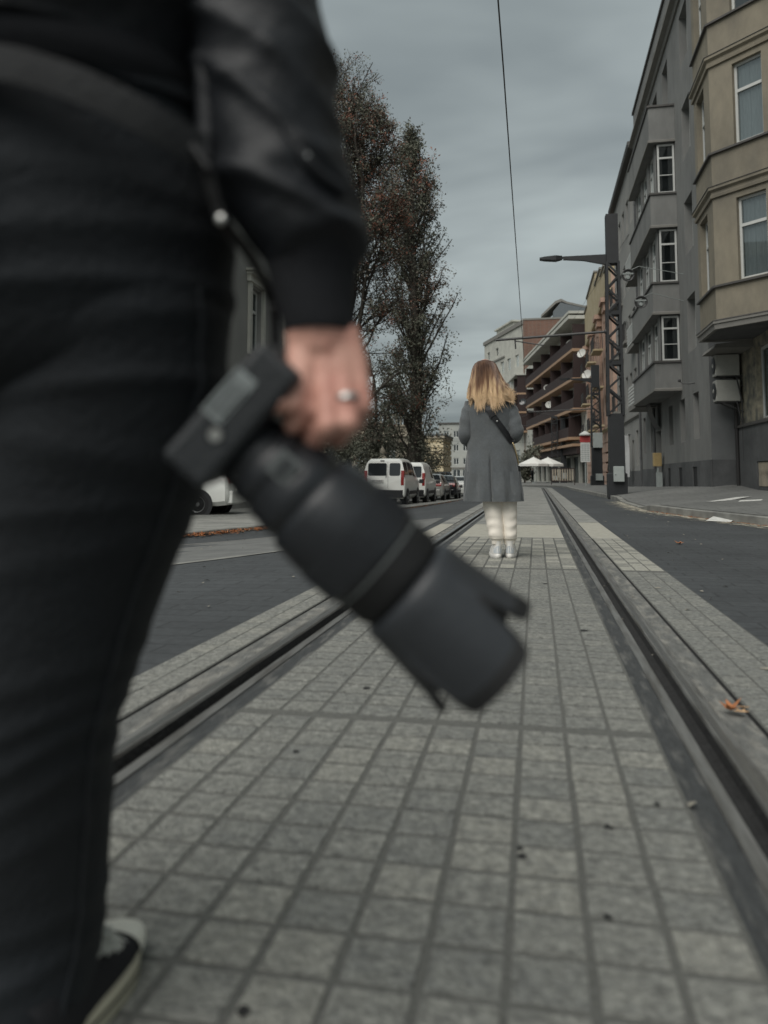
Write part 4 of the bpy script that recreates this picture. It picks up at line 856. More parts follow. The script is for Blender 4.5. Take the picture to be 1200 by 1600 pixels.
    for sg in (-1, 1):
        mb = MB(); zz = (.80, 1.095, 1.37) if rear == 'van' else (.80, .89, .98); wd = .12 if rear == 'van' else .34
        mb.loft([[(sg * (hwid * .995 + .006), rearface(z) + .12, z), (sg * (hwid * .98), rearface(z) - .014, z), (sg * (hwid * .98 - wd), rearface(z) - .012, z), (sg * (hwid * .98 - wd), rearface(z) + .12, z)] for z in zz]); mb.build('tail_light', M['taillight'], o, bevel=.012)
    if rear == 'van':
        zb, zr = 1.17, 1.66
        for a, b in ((-hwid * .80, hwid * .13), (hwid * .26, hwid * .80)):
            mb = MB(); r = .07; pts = []
            for cx, cz, a0 in ((b - r, zr - r, 0), (a + r, zr - r, 90), (a + r, zb + r, 180), (b - r, zb + r, 270)):
                pts += [(cx + r * cos(DEG(a0 + t)), rearface(cz + r * sin(DEG(a0 + t))) - .009, cz + r * sin(DEG(a0 + t))) for t in (0, 30, 60, 90)]
            mb.prism(pts, (0, .02, 0)); mb.build('rear_window', M['carglass'], o)
        mb = MB(); mb.box(hwid * .19, hwid * .20, rearface(1) - .006, rearface(1) + .01, .66, 1.7); mb.box(hwid * -.2, hwid * .0, rearface(1.72) - .01, rearface(1.72) + .02, 1.725, 1.765); mb.tube([(hwid * .1, yr - .02, 1.1), (hwid * .13, rearface(1.2) - .025, 1.24)], .015, 5); mb.build('door_seam', M['cartrim'], o)
        px, pz = -hwid * .33, .96
    else:
        mb = MB(); zb, zr = S(yr + .1)[2] + .06, 0; pts = []
        y1, y2 = hx
        a, b = S(y1), S(y2); mb.quad((-a[4] * .78, y1 - .01, a[3] + .008), (a[4] * .78, y1 - .01, a[3] + .008), (b[5] * .86, y2, b[3] + .008), (-b[5] * .86, y2, b[3] + .008)); mb.build('rear_window', M['carglass'], o)
        px, pz = 0, .70
    if plate:
        mb = MB(); yp = rearface(pz) - .03 if rear == 'van' else yr - .10
        mb.box(px - .26, px + .26, yp, yp + .05, pz - .057, pz + .057); pl = mb.build('number_plate', M['plate'], o); plate_text(plate, pl, px, yp - .003, pz, .095, M['cartrim'])
    fr = st[-1]; mb = MB(); mb.box(-fr[4] * .9, -fr[4] * .5, fr[0] - .05, fr[0] + .015, .62, .78); mb.build('headlight', M['rim'], o); mb = MB(); mb.box(fr[4] * .5, fr[4] * .9, fr[0] - .05, fr[0] + .015, .62, .78); mb.build('headlight', M['rim'], o)
    a, b = [s for s in st if s[0] > axle * .55][:2] if False else (S(axle + .85), S(axle + .15))
    mb = MB(); mb.quad((-a[4] * .82, a[0], a[3] + .01), (a[4] * .82, a[0], a[3] + .01), (b[5] * .84, b[0], b[3] + .01), (-b[5] * .84, b[0], b[3] + .01)); mb.build('windscreen', M['carglass'], o)
    return o
G = 'vehicles parked along the left kerb'
van = [(-.62, .36, 1.08, 1.10, .80, .79), (-.56, .30, 1.10, 1.42, .83, .78), (-.50, .28, 1.12, 1.74, .83, .70), (-.38, .28, 1.12, 1.84, .83, .66), (.6, .27, 1.12, 1.87, .835, .66), (1.7, .27, 1.10, 1.84, .835, .66), (2.25, .27, 1.06, 1.72, .835, .66), (2.85, .27, 1.0, 1.26, .83, .70), (3.0, .27, .98, 1.12, .83, .74), (3.35, .3, .86, .98, .79, .70), (3.48, .36, .78, .86, .70, .6)]
V1 = vehicle('panel_van', 'nearest white van with twin rear windows, black bumper and number plate', 'van', -5.77, 29.9, 0, van, M['carwhite'], .83, 2.6, .31, G, 'van', [(-.42, .45, .12, .80, 0), (.55, 1.4, .10, .80, 0), (1.5, 2.3, .08, .76, 0)], None, 'SO 744RZ')
V2 = vehicle('panel_van', 'second white van with windowless cargo sides, parked behind the nearest van', 'van', -5.62, 34.5, 0, van, M['carwhite'], .83, 2.6, .31, G, 'van', [(1.5, 2.3, .08, .76, 0)], None, None)
hat = [(-.72, .34, .86, .88, .74, .72), (-.66, .28, .90, 1.02, .82, .72), (-.45, .26, .92, 1.14, .84, .66), (-.05, .26, .93, 1.40, .84, .60), (.6, .26, .92, 1.46, .84, .58), (1.4, .26, .90, 1.44, .84, .58), (1.9, .26, .88, 1.30, .84, .60), (2.5, .26, .86, 1.00, .83, .68), (2.9, .27, .78, .90, .80, .70), (3.25, .32, .66, .76, .70, .6)]
hw_ = [(-.1, .62, .12, .80, 0), (.72, 1.75, .08, .80, 0)]
vehicle('hatchback_car', 'silver hatchback with red tail lights, third in the parked row', 'car', -5.58, 40.9, 0, hat, M['carsilver'], .84, 2.45, .3, G, 'car', hw_, None, None, (-.45, -.08))
vehicle('hatchback_car', 'black hatchback, farthest car before the grey coat', 'car', -5.35, 45.4, .03, hat, M['carblack'], .84, 2.45, .3, G, 'car', hw_, None, None, (-.45, -.08))
vehicle('hatchback_car', 'white car mostly hidden behind the woman in grey', 'car', -5.2, 52.5, .14, hat, M['carwhite'], .84, 2.45, .3, G, 'car', hw_, None, None, (-.45, -.08))
vehicle('panel_van', 'dark van parked beyond the hatchbacks, beside the grey coat', 'van', -7.2, 60, .25, van, M['carblack'], .83, 2.6, .31, G, 'van', [(1.5, 2.3, .08, .76, 0)], None, None)
vehicle('hatchback_car', 'white car glimpsed low between the dark trousers and the camera lens', 'car', -7.95, 17.9, DEG(96), hat, M['carwhite'], .84, 2.45, .3, G, 'car', hw_, None, None, (-.45, -.08))
# ================================================================== trees and bushes
def rv(r=1.0): return V((rnd.gauss(0, r), rnd.gauss(0, r), rnd.gauss(0, r)))
def leafq(mb, p, s, mi):
    a = rv().normalized(); b = rv(); b = (b - a * b.dot(a)).normalized(); p = V(p)
    mb.add([p - a * s, p + b * s * .45, p + a * s, p - b * s * .45], [(0, 1, 2, 3)], mi)
def limb(mb, p, d, L, r, n=6, wob=.08, up=0.0, r1=.35, sides=5):
    pts = [V(p)]; d = V(d).normalized(); rr = [r]
    for i in range(n):
        d = (d + rv(wob) + V((0, 0, up))).normalized(); pts.append(pts[-1] + d * (L / n)); rr.append(r * (1 - (1 - r1) * (i + 1) / n))
    mb.tube(pts, rr, sides, caps=False); return pts
def pick(w):
    t = rnd.random() * sum(w)
    for i, a in enumerate(w):
        t -= a
        if t <= 0: return i
    return 0
LEAFM = [M['leafg'], M['leafd'], M['leafb'], M['leafr']]
# the poplar
px_, py_ = -7.6, 47.0; pz = zt(px_, py_)
o = thing('poplar_tree', 'tall narrow poplar with upright limbs and dull green leaves, behind the vans', 'tree', (px_, py_, pz))
wd = MB(); lv = MB(); trunk = []; H = 23.2
for i in range(25): t = i / 24; trunk.append(V((.28 * sin(t * 5) + .35 * t, .2 * sin(t * 7), t * H)))
wd.tube(trunk, [.46 * (1 - i / 24) ** .8 + .03 for i in range(25)], 9)
def width(t): return .94 * interp([(0, .55), (.12, 1.45), (.3, 2.2), (.48, 2.35), (.62, 2.3), (.8, 1.75), (.93, .95), (1, .2)], t)
for k in range(190):
    t = rnd.uniform(.07, .97); b = trunk[int(t * 24)].lerp(trunk[min(24, int(t * 24) + 1)], (t * 24) % 1); a = rnd.uniform(0, 2 * pi); out = width(min(1, t + .06)) * rnd.uniform(.45, 1.1)
    L = out * 2.1 + .6; d = V((cos(a) * out, sin(a) * out, max(.6, L * .86)))
    pts = limb(wd, b, d, L, .02 + .05 * (1 - t) + .012 * out, 6, .10, .06)
    den = rnd.choice((.35, .9, 1.3, 1.8)); tone = pick((5, 4, 2, .9 if t > .45 else .15))
    for q in range(int(7 + out * 4)):
        c = pts[rnd.randint(1, 6)].lerp(pts[rnd.randint(3, 6)], rnd.random()); tw = limb(wd, c, rv() + V((cos(a) * .7, sin(a) * .7, .5)), rnd.uniform(.35, .95), .010, 3, .2, 0, .4, 3)
        for j in range(int(rnd.uniform(6, 19) * den)):
            p = tw[rnd.randint(1, 3)] + rv(.14); leafq(lv, p, rnd.uniform(.06, .115), tone if rnd.random() < .75 else pick((3, 3, 2, .4)))
for k in range(5200):       # loose lower skirt on the street side
    a = rnd.uniform(0, 2 * pi); z = rnd.uniform(1.0, 8.5); r = rnd.uniform(.4, 1.0) ** .6 * (2.3 + .6 * sin(z * 2.1 + a * 2)); c = V((cos(a) * r, sin(a) * r, z))
    if noise.noise(c * .9) < -.02: continue
    leafq(lv, c + rv(.12), rnd.uniform(.06, .115), pick((4, 4, 2, .2)))
wd.build('trunk', M['bark'], o); lv.build('crown', LEAFM, o)
# the spreading tree whose trunk is behind the hand
tx, ty = -9.2, 37.0; tz = zt(tx, ty)
o = thing('maple_tree', 'tall spreading tree, half bare with dark forked limbs and rusty red leaves', 'tree', (tx, ty, tz))
wd = MB(); lv = MB()
EC, ER = V((-.35, 0, 13.0)), V((3.7, 4.0, 9.6))
def inside(p): q = p - EC; return (q.x / ER.x) ** 2 + (q.y / ER.y) ** 2 + (q.z / ER.z) ** 2
def rec(p, d, L, r, lvl):
    if inside(V(p)) > 1.02: return
    e = inside(V(p) + V(d).normalized() * L)
    if e > 1.15: L *= .45 if lvl > 1 else .6
    pts = limb(wd, p, d, L, r, 6 if lvl < 2 else 4, .09 + .03 * lvl, .05 if lvl < 2 else .0, .55 if lvl < 3 else .3, 7 if lvl < 1 else (5 if lvl < 3 else 3))
    if lvl >= 3:
        hz = pts[0].z; nz = noise.noise(pts[0] * .35)
        mi = pick((3, 3, 2.2, (2.0 if hz > 8 else .8) * (1 + 2 * max(0, nz)))); nn = rnd.randint(2, 9) if nz < -.1 else rnd.randint(6, 18)
        if lvl >= 4:
            for j in range(nn): leafq(lv, pts[rnd.randint(1, len(pts) - 1)] + rv(.13), rnd.uniform(.045, .085), mi)
            return
    nch = (6, 7, 6, 6)[lvl]
    for k in range(nch):
        i = rnd.randint(1, len(pts) - 1) if k else len(pts) - 1; dd = (pts[i] - pts[i - 1]).normalized(); s = rv(); s = (s - dd * s.dot(dd)).normalized()
        rec(pts[i], dd * .8 + s * rnd.uniform(.4, .95) + V((0, 0, .15)), L * rnd.uniform(.45, .66), r * rnd.uniform(.40, .58), lvl + 1)
tr = limb(wd, (0, 0, -.2), (.02, 0, 1), 6.0, .30, 6, .03, 0, .75, 10)
tp = tr[-1]
for d, L, r in (((.40, .05, 1.0), 5.6, .13), ((.14, -.1, 1), 8.6, .15), ((-.05, .25, 1), 9.2, .15), ((-.3, -.1, 1), 8.2, .14), ((.05, .4, .9), 5.2, .12)): rec(tp, d, L, r, 0 if L > 7 else 1)
for d, L, r in (((-.15, .1, 1), 10.5, .15), ((.02, -.15, 1), 10, .14)): rec(tp, d, L, r, 0)
for d, L, r, zi in (((.8, 0, .85), 3.8, .10, 4), ((.7, -.3, .6), 3.0, .08, 3), ((-.8, .2, .6), 3.4, .09, 4)): rec(tr[zi], d, L, r, 1)
wd.build('trunk', M['bark'], o); lv.build('crown', LEAFM, o); print('maple', len(wd.f), len(lv.f))
# a second tree behind, filling the gap between them
def small_tree(name, label, x, y, H, R_, w, n, wts, seed, sz=(.05, .1), group=None):
    r2 = random.Random(seed); o = thing(name, label, 'tree' if 'tree' in name else 'bush', (x, y, zt(x, y)), 0, group); wd = MB(); lv = MB()
    pts = limb(wd, (0, 0, -.1), (r2.uniform(-.1, .1), 0, 1), H * .75, w, 6, .05, 0, .4, 7)
    cl = []
    for k in range(n):
        i = r2.randint(1, 6); a = r2.uniform(0, 2 * pi); d = V((cos(a), sin(a), r2.uniform(.1, .9))); q = limb(wd, pts[i], d, R_ * r2.uniform(.5, 1.0), w * .25, 5, .15, .02, .3, 4); cl += q[2:]
    for c in cl:
        t = pick(wts)
        for j in range(r2.randint(34, 75)): leafq(lv, c + V((r2.gauss(0, .26), r2.gauss(0, .26), r2.gauss(0, .22))), r2.uniform(*sz), t if r2.random() < .7 else pick(wts))
    wd.build('trunk', M['bark'], o); lv.build('crown', LEAFM + [M['leafo'], M['leafy']], o); return o
small_tree('park_tree', 'dark leafy tree standing between the tall maple and the poplar', -10.6, 50, 11, 3.2, .2, 30, (2, 4, 1.5, .3), 5, (.06, .11), 'trees of the park')
small_tree('park_tree', 'slim brownish tree leaning beside the jacket sleeve, behind the tall maple', -13.5, 45, 13.5, 3.4, .2, 30, (1.5, 3, 2.5, .5), 8, (.06, .11), 'trees of the park')
small_tree('park_tree', 'low rusty brown tree just right of the hand ring', -9.2, 42, 8.0, 2.6, .16, 24, (1.2, 3, 3, .8), 6, (.05, .10), 'trees of the park')
for i, (x, y, h, r, wts, lab) in enumerate((
        (-8.9, 31, 3.2, 1.7, (2, 5, .4, 0, 0, 0), 'dark bush close to the left side of the nearest van'), (-8.6, 35.5, 3.4, 1.7, (2, 5, .5, 0, 0, 0), 'dark bush rising straight behind the nearest van'),
        (-9.4, 27, 3.4, 1.6, (1.5, 4, .8, .2, .5, .3), 'bush with some pale brown leaves just below the hand'), (-8.4, 41, 3.6, 1.6, (2, 4, .5, 0, 0, 0), 'dark bush behind the second van'),
        (-8.2, 51, 3.8, 1.7, (3, 3, .6, 0, 0, 0), 'grey green bush at the foot of the poplar'), (-10.4, 23.5, 2.8, 1.6, (1, 4, .5, 0, 0, 0), 'dark bush hidden behind the camera lens'),
        (-8.0, 56, 4.2, 1.6, (3, 2, .8, 0, 0, 0), 'pale loose bush in front of the yellow grooved house'), (-12.5, 38, 4.5, 2.2, (1.5, 5, .5, 0, 0, 0), 'large dark shrub deep in the park behind the fence'))):
    small_tree('bush', lab, x, y, h, r, .08, 17, wts, 40 + i, (.05, .10), 'bushes behind the parked cars')
small_tree('bush', 'dark green bush beside the white cafe parasols', -1.3, 94, 4.6, 2.0, .12, 26, (2, 5, .3, 0, 0, 0), 77, (.1, .2))
mb = MB(); p = V((-8.05, 24.6, 2.0))
o = thing('chestnut_sprig', 'hanging sprig of orange and pale brown leaves below the fingers', 'branch', (-8.8, 25.2, zt(-8.8, 25.2)))
wd = MB(); lv = MB(); z0 = zt(-8.8, 25.2)
st = limb(wd, (0, 0, 0), (.1, 0, 1), 3.0, .04, 5, .04, 0, .5, 6)
for k in range(16):
    q = limb(wd, st[rnd.randint(2, 5)], V((rnd.uniform(-.3, 1), rnd.uniform(-.8, .2), rnd.uniform(-.1, .6))), rnd.uniform(.5, 1.0), .012, 4, .15, -.05, .4, 4)
    for c in q[1:]:
        for j in range(5): a = rnd.uniform(0, 2 * pi); leafq(lv, c + V((cos(a) * .09, sin(a) * .09, -.04)), rnd.uniform(.05, .085), pick((0, 2, 3, .6, 2, 2)))
wd.build('stem', M['bark'], o); lv.build('leaves', LEAFM + [M['leafo'], M['leafy']], o)
# ================================================================== people
M['skin'] = mat('skin', (.60, .335, .265), .5, .14, 22, .12, 120, col2=(.50, .235, .185), sc2=14)
M['coat'] = mat('grey_wool_coat', (.088, .096, .101), .95, .14, 60, .25, 300, sheen=.25, col2=(.082, .088, .09), sc2=6)
M['cream_pants'] = mat('cream_joggers', (.82, .76, .67), .9, .06, 20, .1, 120)
M['sneaker'] = mat('white_sneaker', (.72, .70, .66), .6, .06, 10, .05, 60)
M['sneaker_patch'] = mat('sneaker_blue_grey', (.50, .53, .55), .6, .1, 10, .05, 60)
M['bagblack'] = mat('black_leather', (.010, .010, .011), .4, .2, 30, .15, 160)
M['gold'] = mat('brass_metal', (.65, .50, .28), .3, .1, 10, 0, metal=1)
M['chrome'] = mat('bright_metal', (.50, .50, .48), .3, .05, 10, 0, metal=.9)
def hairmat():
    m = mat('hair_brown_to_blond', (.1, .05, .03), .45, .25, 3, 0, spec=.35, stretch=(60, 60, 3)); nt = m.node_tree; L = nt.links.new; b = nt.nodes['Principled BSDF']
    tc = _n(nt, 'ShaderNodeTexCoord'); sp = _n(nt, 'ShaderNodeSeparateXYZ'); L(tc.outputs['Object'], sp.inputs[0])
    nz = _n(nt, 'ShaderNodeTexNoise'); nz.inputs['Scale'].default_value = 1; mp = _n(nt, 'ShaderNodeMapping'); mp.inputs['Scale'].default_value = (34, 16, 2.2); L(tc.outputs['Object'], mp.inputs[0]); L(mp.outputs[0], nz.inputs['Vector'])
    ad = _n(nt, 'ShaderNodeMath', operation='MULTIPLY_ADD'); L(nz.outputs['Fac'], ad.inputs[0]); ad.inputs[1].default_value = -.55; L(sp.outputs['Z'], ad.inputs[2])
    cr = _n(nt, 'ShaderNodeValToRGB'); mr = _n(nt, 'ShaderNodeMapRange'); mr.inputs['From Min'].default_value = .98; mr.inputs['From Max'].default_value = 1.36; L(ad.outputs[0], mr.inputs['Value']); L(mr.outputs[0], cr.inputs[0])
    e = cr.color_ramp.elements; e[0].position = 0; e[0].color = (.72, .53, .34, 1); e[1].position = 1; e[1].color = (.085, .048, .034, 1)
    x = e.new(.36); x.color = (.52, .37, .22, 1); x = e.new(.66); x.color = (.20, .115, .07, 1)
    L(cr.outputs[0], b.inputs['Base Color']); return m
M['hair'] = hairmat()
M['darkhair'] = mat('dark_hair', (.02, .014, .01), .5, .2, 9, .1, 80)
def remesh(o, vox, it=3):
    r = o.modifiers.new('r', 'REMESH'); r.mode = 'VOXEL'; r.voxel_size = vox; s = o.modifiers.new('s', 'SMOOTH'); s.iterations = it; s.factor = .5
    dg = bpy.context.evaluated_depsgraph_get(); me = bpy.data.meshes.new_from_object(o.evaluated_get(dg)); o.modifiers.clear(); old = o.data; o.data = me; bpy.data.meshes.remove(old)
    me.polygons.foreach_set('use_smooth', [True] * len(me.polygons)); me.update(); return o
def head(mb, c, f, r=.095):
    """skull, jaw, nose, ears; c head centre, f facing direction"""
    f = V(f).normalized(); s = f.cross(V((0, 0, 1))).normalized(); z = V((0, 0, 1)); c = V(c)
    mb.ball(c + z * .02, r, (.84, 1.0, 1.08), 16); mb.capsule(c - z * .02 + f * .02, c - z * .075 + f * .045, .070, .046); mb.capsule(c + f * .088 + z * .0, c + f * .104 - z * .028, .010, .014, 8)
    mb.capsule(c + f * .078 - z * .062 - s * .02, c + f * .078 - z * .062 + s * .02, .012, .012, 8)
    for k in (-1, 1): mb.capsule(c + s * k * .082 + z * .012, c + s * k * .080 - z * .025, .014, .010, 8)
def face_parts(parent, c, f):
    f = V(f).normalized(); s = f.cross(V((0, 0, 1))).normalized(); z = V((0, 0, 1)); c = V(c)
    for k in (-1, 1): mb = MB(); mb.ball(c + f * .078 + s * k * .031 + z * .008, .013); mb.build('eye', M['carglass'], parent, True)
    mb = MB(); mb.capsule(c + f * .087 - z * .062 - s * .017, c + f * .087 - z * .062 + s * .017, .006, .006, 8); mb.build('mouth', M['leafr'], parent, True)
def hand(mb, w, d, n, side):
    """simple relaxed hand: wrist w, direction d, back-of-hand normal n"""
    d = V(d).normalized(); n = V(n).normalized(); s = d.cross(n) * side; w = V(w)
    for k, (o_, L) in enumerate(((-.028, .068), (-.009, .076), (.010, .070), (.028, .055))):
        a = w + d * .085 + s * o_; mb.capsule(w + s * o_ * .6, a, .016, .012, 8); b = a + (d - n * .25) * L * .55; mb.capsule(a, b, .0092, .0085, 8); mb.capsule(b, b + (d * .6 - n * .8) * L * .45, .0085, .007, 8)
    a = w + d * .03 - s * .03; mb.capsule(w - s * .01, a, .016, .012, 8); b = a + (d * .7 - s * .6) * .035; mb.capsule(a, b, .011, .009, 8); mb.capsule(b, b + (d - n * .3) * .028, .009, .007, 8)
def rings2(tab, n=48, disp=None, dz=.012, ax=None):
    """tab rows: z, cx, cy, rx, ry -> dense rings; disp(ang, z) scales the radius"""
    zs = [t[0] for t in tab]; z = zs[0]; out = []; N = max(2, int(abs(zs[-1] - zs[0]) / dz)); col = [[(i, t[k]) for i, t in enumerate(tab)] for k in range(1, 5)]
    sg = 1 if zs[-1] > zs[0] else -1
    tt = [(sg * t[0],) + tuple(t[1:]) for t in tab]
    for i in range(N + 1):
        zz = zs[0] + (zs[-1] - zs[0]) * i / N; key = sg * zz
        for a, b in zip(tt, tt[1:]):
            if key <= b[0] + 1e-9: break
        t = (key - a[0]) / max(1e-9, b[0] - a[0]); t = max(0, min(1, t)); t = t * .5 + smooth(t) * .5; cx, cy, rx, ry = [a[k] + (b[k] - a[k]) * t for k in range(1, 5)]; r = []
        for k in range(n):
            an = 2 * pi * k / n; d = 1 + (disp(an, zz) if disp else 0); r.append((cx + cos(an) * rx * d, cy + sin(an) * ry * d, zz))
        out.append(r)
    return out
# ---------------------------------------------------------------- the woman walking away
WX, WY = -.282, 6.64
wo = thing('person', 'woman seen from behind in long grey coat and cream joggers, standing on the track slabs', 'person', (WX, WY, 0))
mb = MB()
hc = V((-.135, .02, 1.585)); head(mb, hc, (0, 1, 0), .092)
mb.capsule((-.128, .0, 1.37), (-.134, .01, 1.5), .056, .05); mb.capsule((-.10, 0, 1.05), (-.115, 0, 1.28), .11, .12); mb.capsule((-.22, 0, 1.30), (.0, 0, 1.30), .06, .06); mb.capsule((-.09, 0, .88), (-.1, 0, 1.06), .125, .11)
for s, sh, el, wr in ((-1, (-.245, 0, 1.31), (-.30, -.03, 1.02), (-.19, .24, 1.02)), (1, (.05, 0, 1.31), (.115, -.03, 1.04), (.02, .24, 1.06))):
    mb.capsule(sh, el, .045, .036); mb.capsule(el, wr, .036, .026); hand(mb, wr, (-s * .5, .6, .1), (0, .3, .9), s)
for hip, kn, an in (((-.16, 0, .86), (-.088, .0, .49), (-.045, 0, .09)), ((-.02, 0, .86), (.045, .02, .49), (.056, .03, .09))):
    mb.capsule(hip, kn, .08, .052); mb.capsule(kn, an, .05, .030); mb.capsule(V(an) - V((0, .0, .03)), V(an) + V((0, .13, -.045)), .027, .022)
bd = remesh(mb.build('body', M['skin'], wo, True), .008); face_parts(wo, hc, (0, 1, 0))
# coat
ctab = [(.478, -.075, .0, .250, .178), (.53, -.076, .0, .247, .176), (.66, -.082, .0, .234, .166), (.80, -.086, .0, .222, .158), (.93, -.092, .0, .203, .142), (1.05, -.098, .0, .193, .130), (1.16, -.10, .0, .200, .130), (1.25, -.10, .0, .212, .128), (1.315, -.102, .005, .205, .115), (1.355, -.108, .01, .165, .095), (1.39, -.118, .015, .10, .078), (1.43, -.122, .015, .078, .075)]
def cdisp(a, z):
    low = smooth((1.0 - z) / .5); back = -sin(a); d = .055 * low * sin(a * 9 + 1.2 * sin(z * 6)) + .020 * low * sin(a * 17 + z * 5) + .016 * sin(a * 4 + z * 13) * (1 - low * .4)
    d += .02 * exp(-((z - 1.02 - .10 * cos(a)) / .03) ** 2) * sin(a * 5 + 2) + .02 * exp(-((z - 1.16 + .2 * cos(a)) / .025) ** 2) * max(0, back)
    if back > .5 and z < .90:
        t = (cos(a) + .02) / .035; d -= .17 * smooth((.90 - z) / .12) * exp(-t * t); d += .035 * smooth((.88 - z) / .2) * smooth((cos(a) + .02) / .03) * smooth((.35 - cos(a)) / .3)
    return d
cr_ = rings2(ctab, 220, cdisp, .011)
mb = MB(); mb.loft(cr_, caps=False); inner = [[(x * .97 + -.075 * .03, y * .97, z + .004) for x, y, z in cr_[0]], [(x * .9 + -.075 * .1, y * .9, z + .25) for x, y, z in cr_[0]]]
mb.loft([cr_[0]] + inner, caps=False)
coat = mb.build('coat', M['coat'], wo, 80)
mb = MB(); mb.loft([[(-.122 + cos(2 * pi * k / 40) * r, .012 + sin(2 * pi * k / 40) * r * .95 + yo, z + .012 * sin(2 * pi * k / 40)) for k in range(40)] for r, z, yo in ((.112, 1.375, 0), (.108, 1.40, 0), (.092, 1.45, .005), (.082, 1.452, .006), (.08, 1.42, .006))], caps=False); mb.build('collar', M['coat'], coat, 60)
def sleeve(name, pts, rad, seed):
    mb = MB(); P = [V(p) for p in pts]; dense = []; rr = []
    for a, b, ra, rb in zip(P, P[1:], rad, rad[1:]):
        for k in range(9): t = k / 9; dense.append(a.lerp(b, t)); rr.append(ra + (rb - ra) * t)
    dense.append(P[-1]); rr.append(rad[-1])
    for it in range(3): dense = [dense[0]] + [(dense[i - 1] + dense[i] * 2 + dense[i + 1]) / 4 for i in range(1, len(dense) - 1)] + [dense[-1]]
    N = 28; rings = []; x = None
    for i, p in enumerate(dense):
        d = (dense[min(i + 1, len(dense) - 1)] - dense[max(i - 1, 0)]).normalized()
        if x is None: x, y = basis(d)
        else: x = (x - d * x.dot(d)).normalized(); y = d.cross(x)
        r = []
        for k in range(N):
            a = 2 * pi * k / N; w = 1 + .05 * sin(i * 1.15 + 2 * sin(a + seed)) + .03 * sin(a * 3 + i * .5 + seed); r.append(p + (x * cos(a) + y * sin(a)) * rr[i] * w)
        rings.append(r)
    mb.loft(rings); return mb.build(name, M['coat'], coat, 70)
sleeve('sleeve', [(-.255, .0, 1.318), (-.292, -.02, 1.20), (-.312, -.045, 1.03), (-.285, .05, .995), (-.20, .22, 1.02)], [.056, .060, .058, .056, .050], 1)
sleeve('sleeve', [(.055, .0, 1.318), (.098, -.02, 1.20), (.128, -.045, 1.06), (.095, .05, 1.02), (.03, .22, 1.05)], [.056, .062, .062, .060, .050], 4)
# joggers
for nm, tab, sd in (('left', [(.60, -.088, .01, .098, .10), (.44, -.078, .01, .088, .095), (.34, -.066, .0, .078, .088), (.26, -.058, -.01, .070, .082), (.19, -.052, -.012, .064, .078), (.165, -.050, -.008, .062, .074), (.15, -.048, 0, .050, .058), (.115, -.046, .0, .045, .05)], 0),
                    ('right', [(.60, .040, .03, .088, .10), (.44, .046, .03, .078, .092), (.34, .050, .028, .070, .084), (.26, .054, .02, .064, .08), (.19, .057, .018, .062, .078), (.165, .058, .02, .064, .074), (.15, .058, .025, .050, .058), (.115, .056, .028, .045, .05)], 3)):
    def pd(a, z, sd=sd):
        f = smooth((.52 - z) / .25); return .055 * f * sin(z * 78 + 2.4 * sin(a + sd) + sd) * (.6 + .4 * sin(a * 2 + sd)) + .03 * sin(a * 3 + z * 16 + sd) + (.012 * sin(a * 24) if z < .15 else 0)
    mb = MB(); mb.loft(rings2(tab, 60, pd, .005)); mb.build('trouser_leg', M['cream_pants'], wo, 80)
# sneakers
def sneaker(x, y, rz):
    M4 = Matrix.Translation((x, y, 0)) @ Matrix.Rotation(rz, 4, 'Z')
    def outline(k, sc, z): return [V((cos(a) * (.046 + .006 * sin(a)) * sc, .085 + sin(a) * .142 * sc, z)) for a in [2 * pi * i / 32 for i in range(32)]]
    mb = MB(); mb.M = M4; mb.loft([outline(0, .94, .0), outline(0, 1.02, .012), outline(0, 1.02, .032), outline(0, .98, .036)]); so = mb.build('shoe', M['sneaker'], wo, 50)
    mb = MB(); mb.M = M4; rows = []
    for z, hw, y0, y1 in ((.034, .045, -.055, .222), (.06, .045, -.056, .215), (.08, .042, -.056, .17), (.10, .039, -.054, .10), (.125, .040, -.056, .075), (.145, .043, -.058, .07)): rows.append([(cos(a) * hw, (y0 + y1) / 2 + sin(a) * (y1 - y0) / 2, z) for a in [2 * pi * i / 28 for i in range(28)]])
    mb.loft(rows); mb.build('upper', M['sneaker'], so, 60)
    mb = MB(); mb.M = M4; mb.loft([[(cos(a) * (.047 if z < .09 else .042), .083 + sin(a) * .141, z) for a in [pi * 1.5 + pi * .26 * t for t in (-1, -.5, 0, .5, 1)]] for z in (.042, .065, .085, .105)], closed=False); mb.build('heel_patch', M['sneaker_patch'], so, 60)
sneaker(-.047, .0, .22); sneaker(.060, .022, -.06)
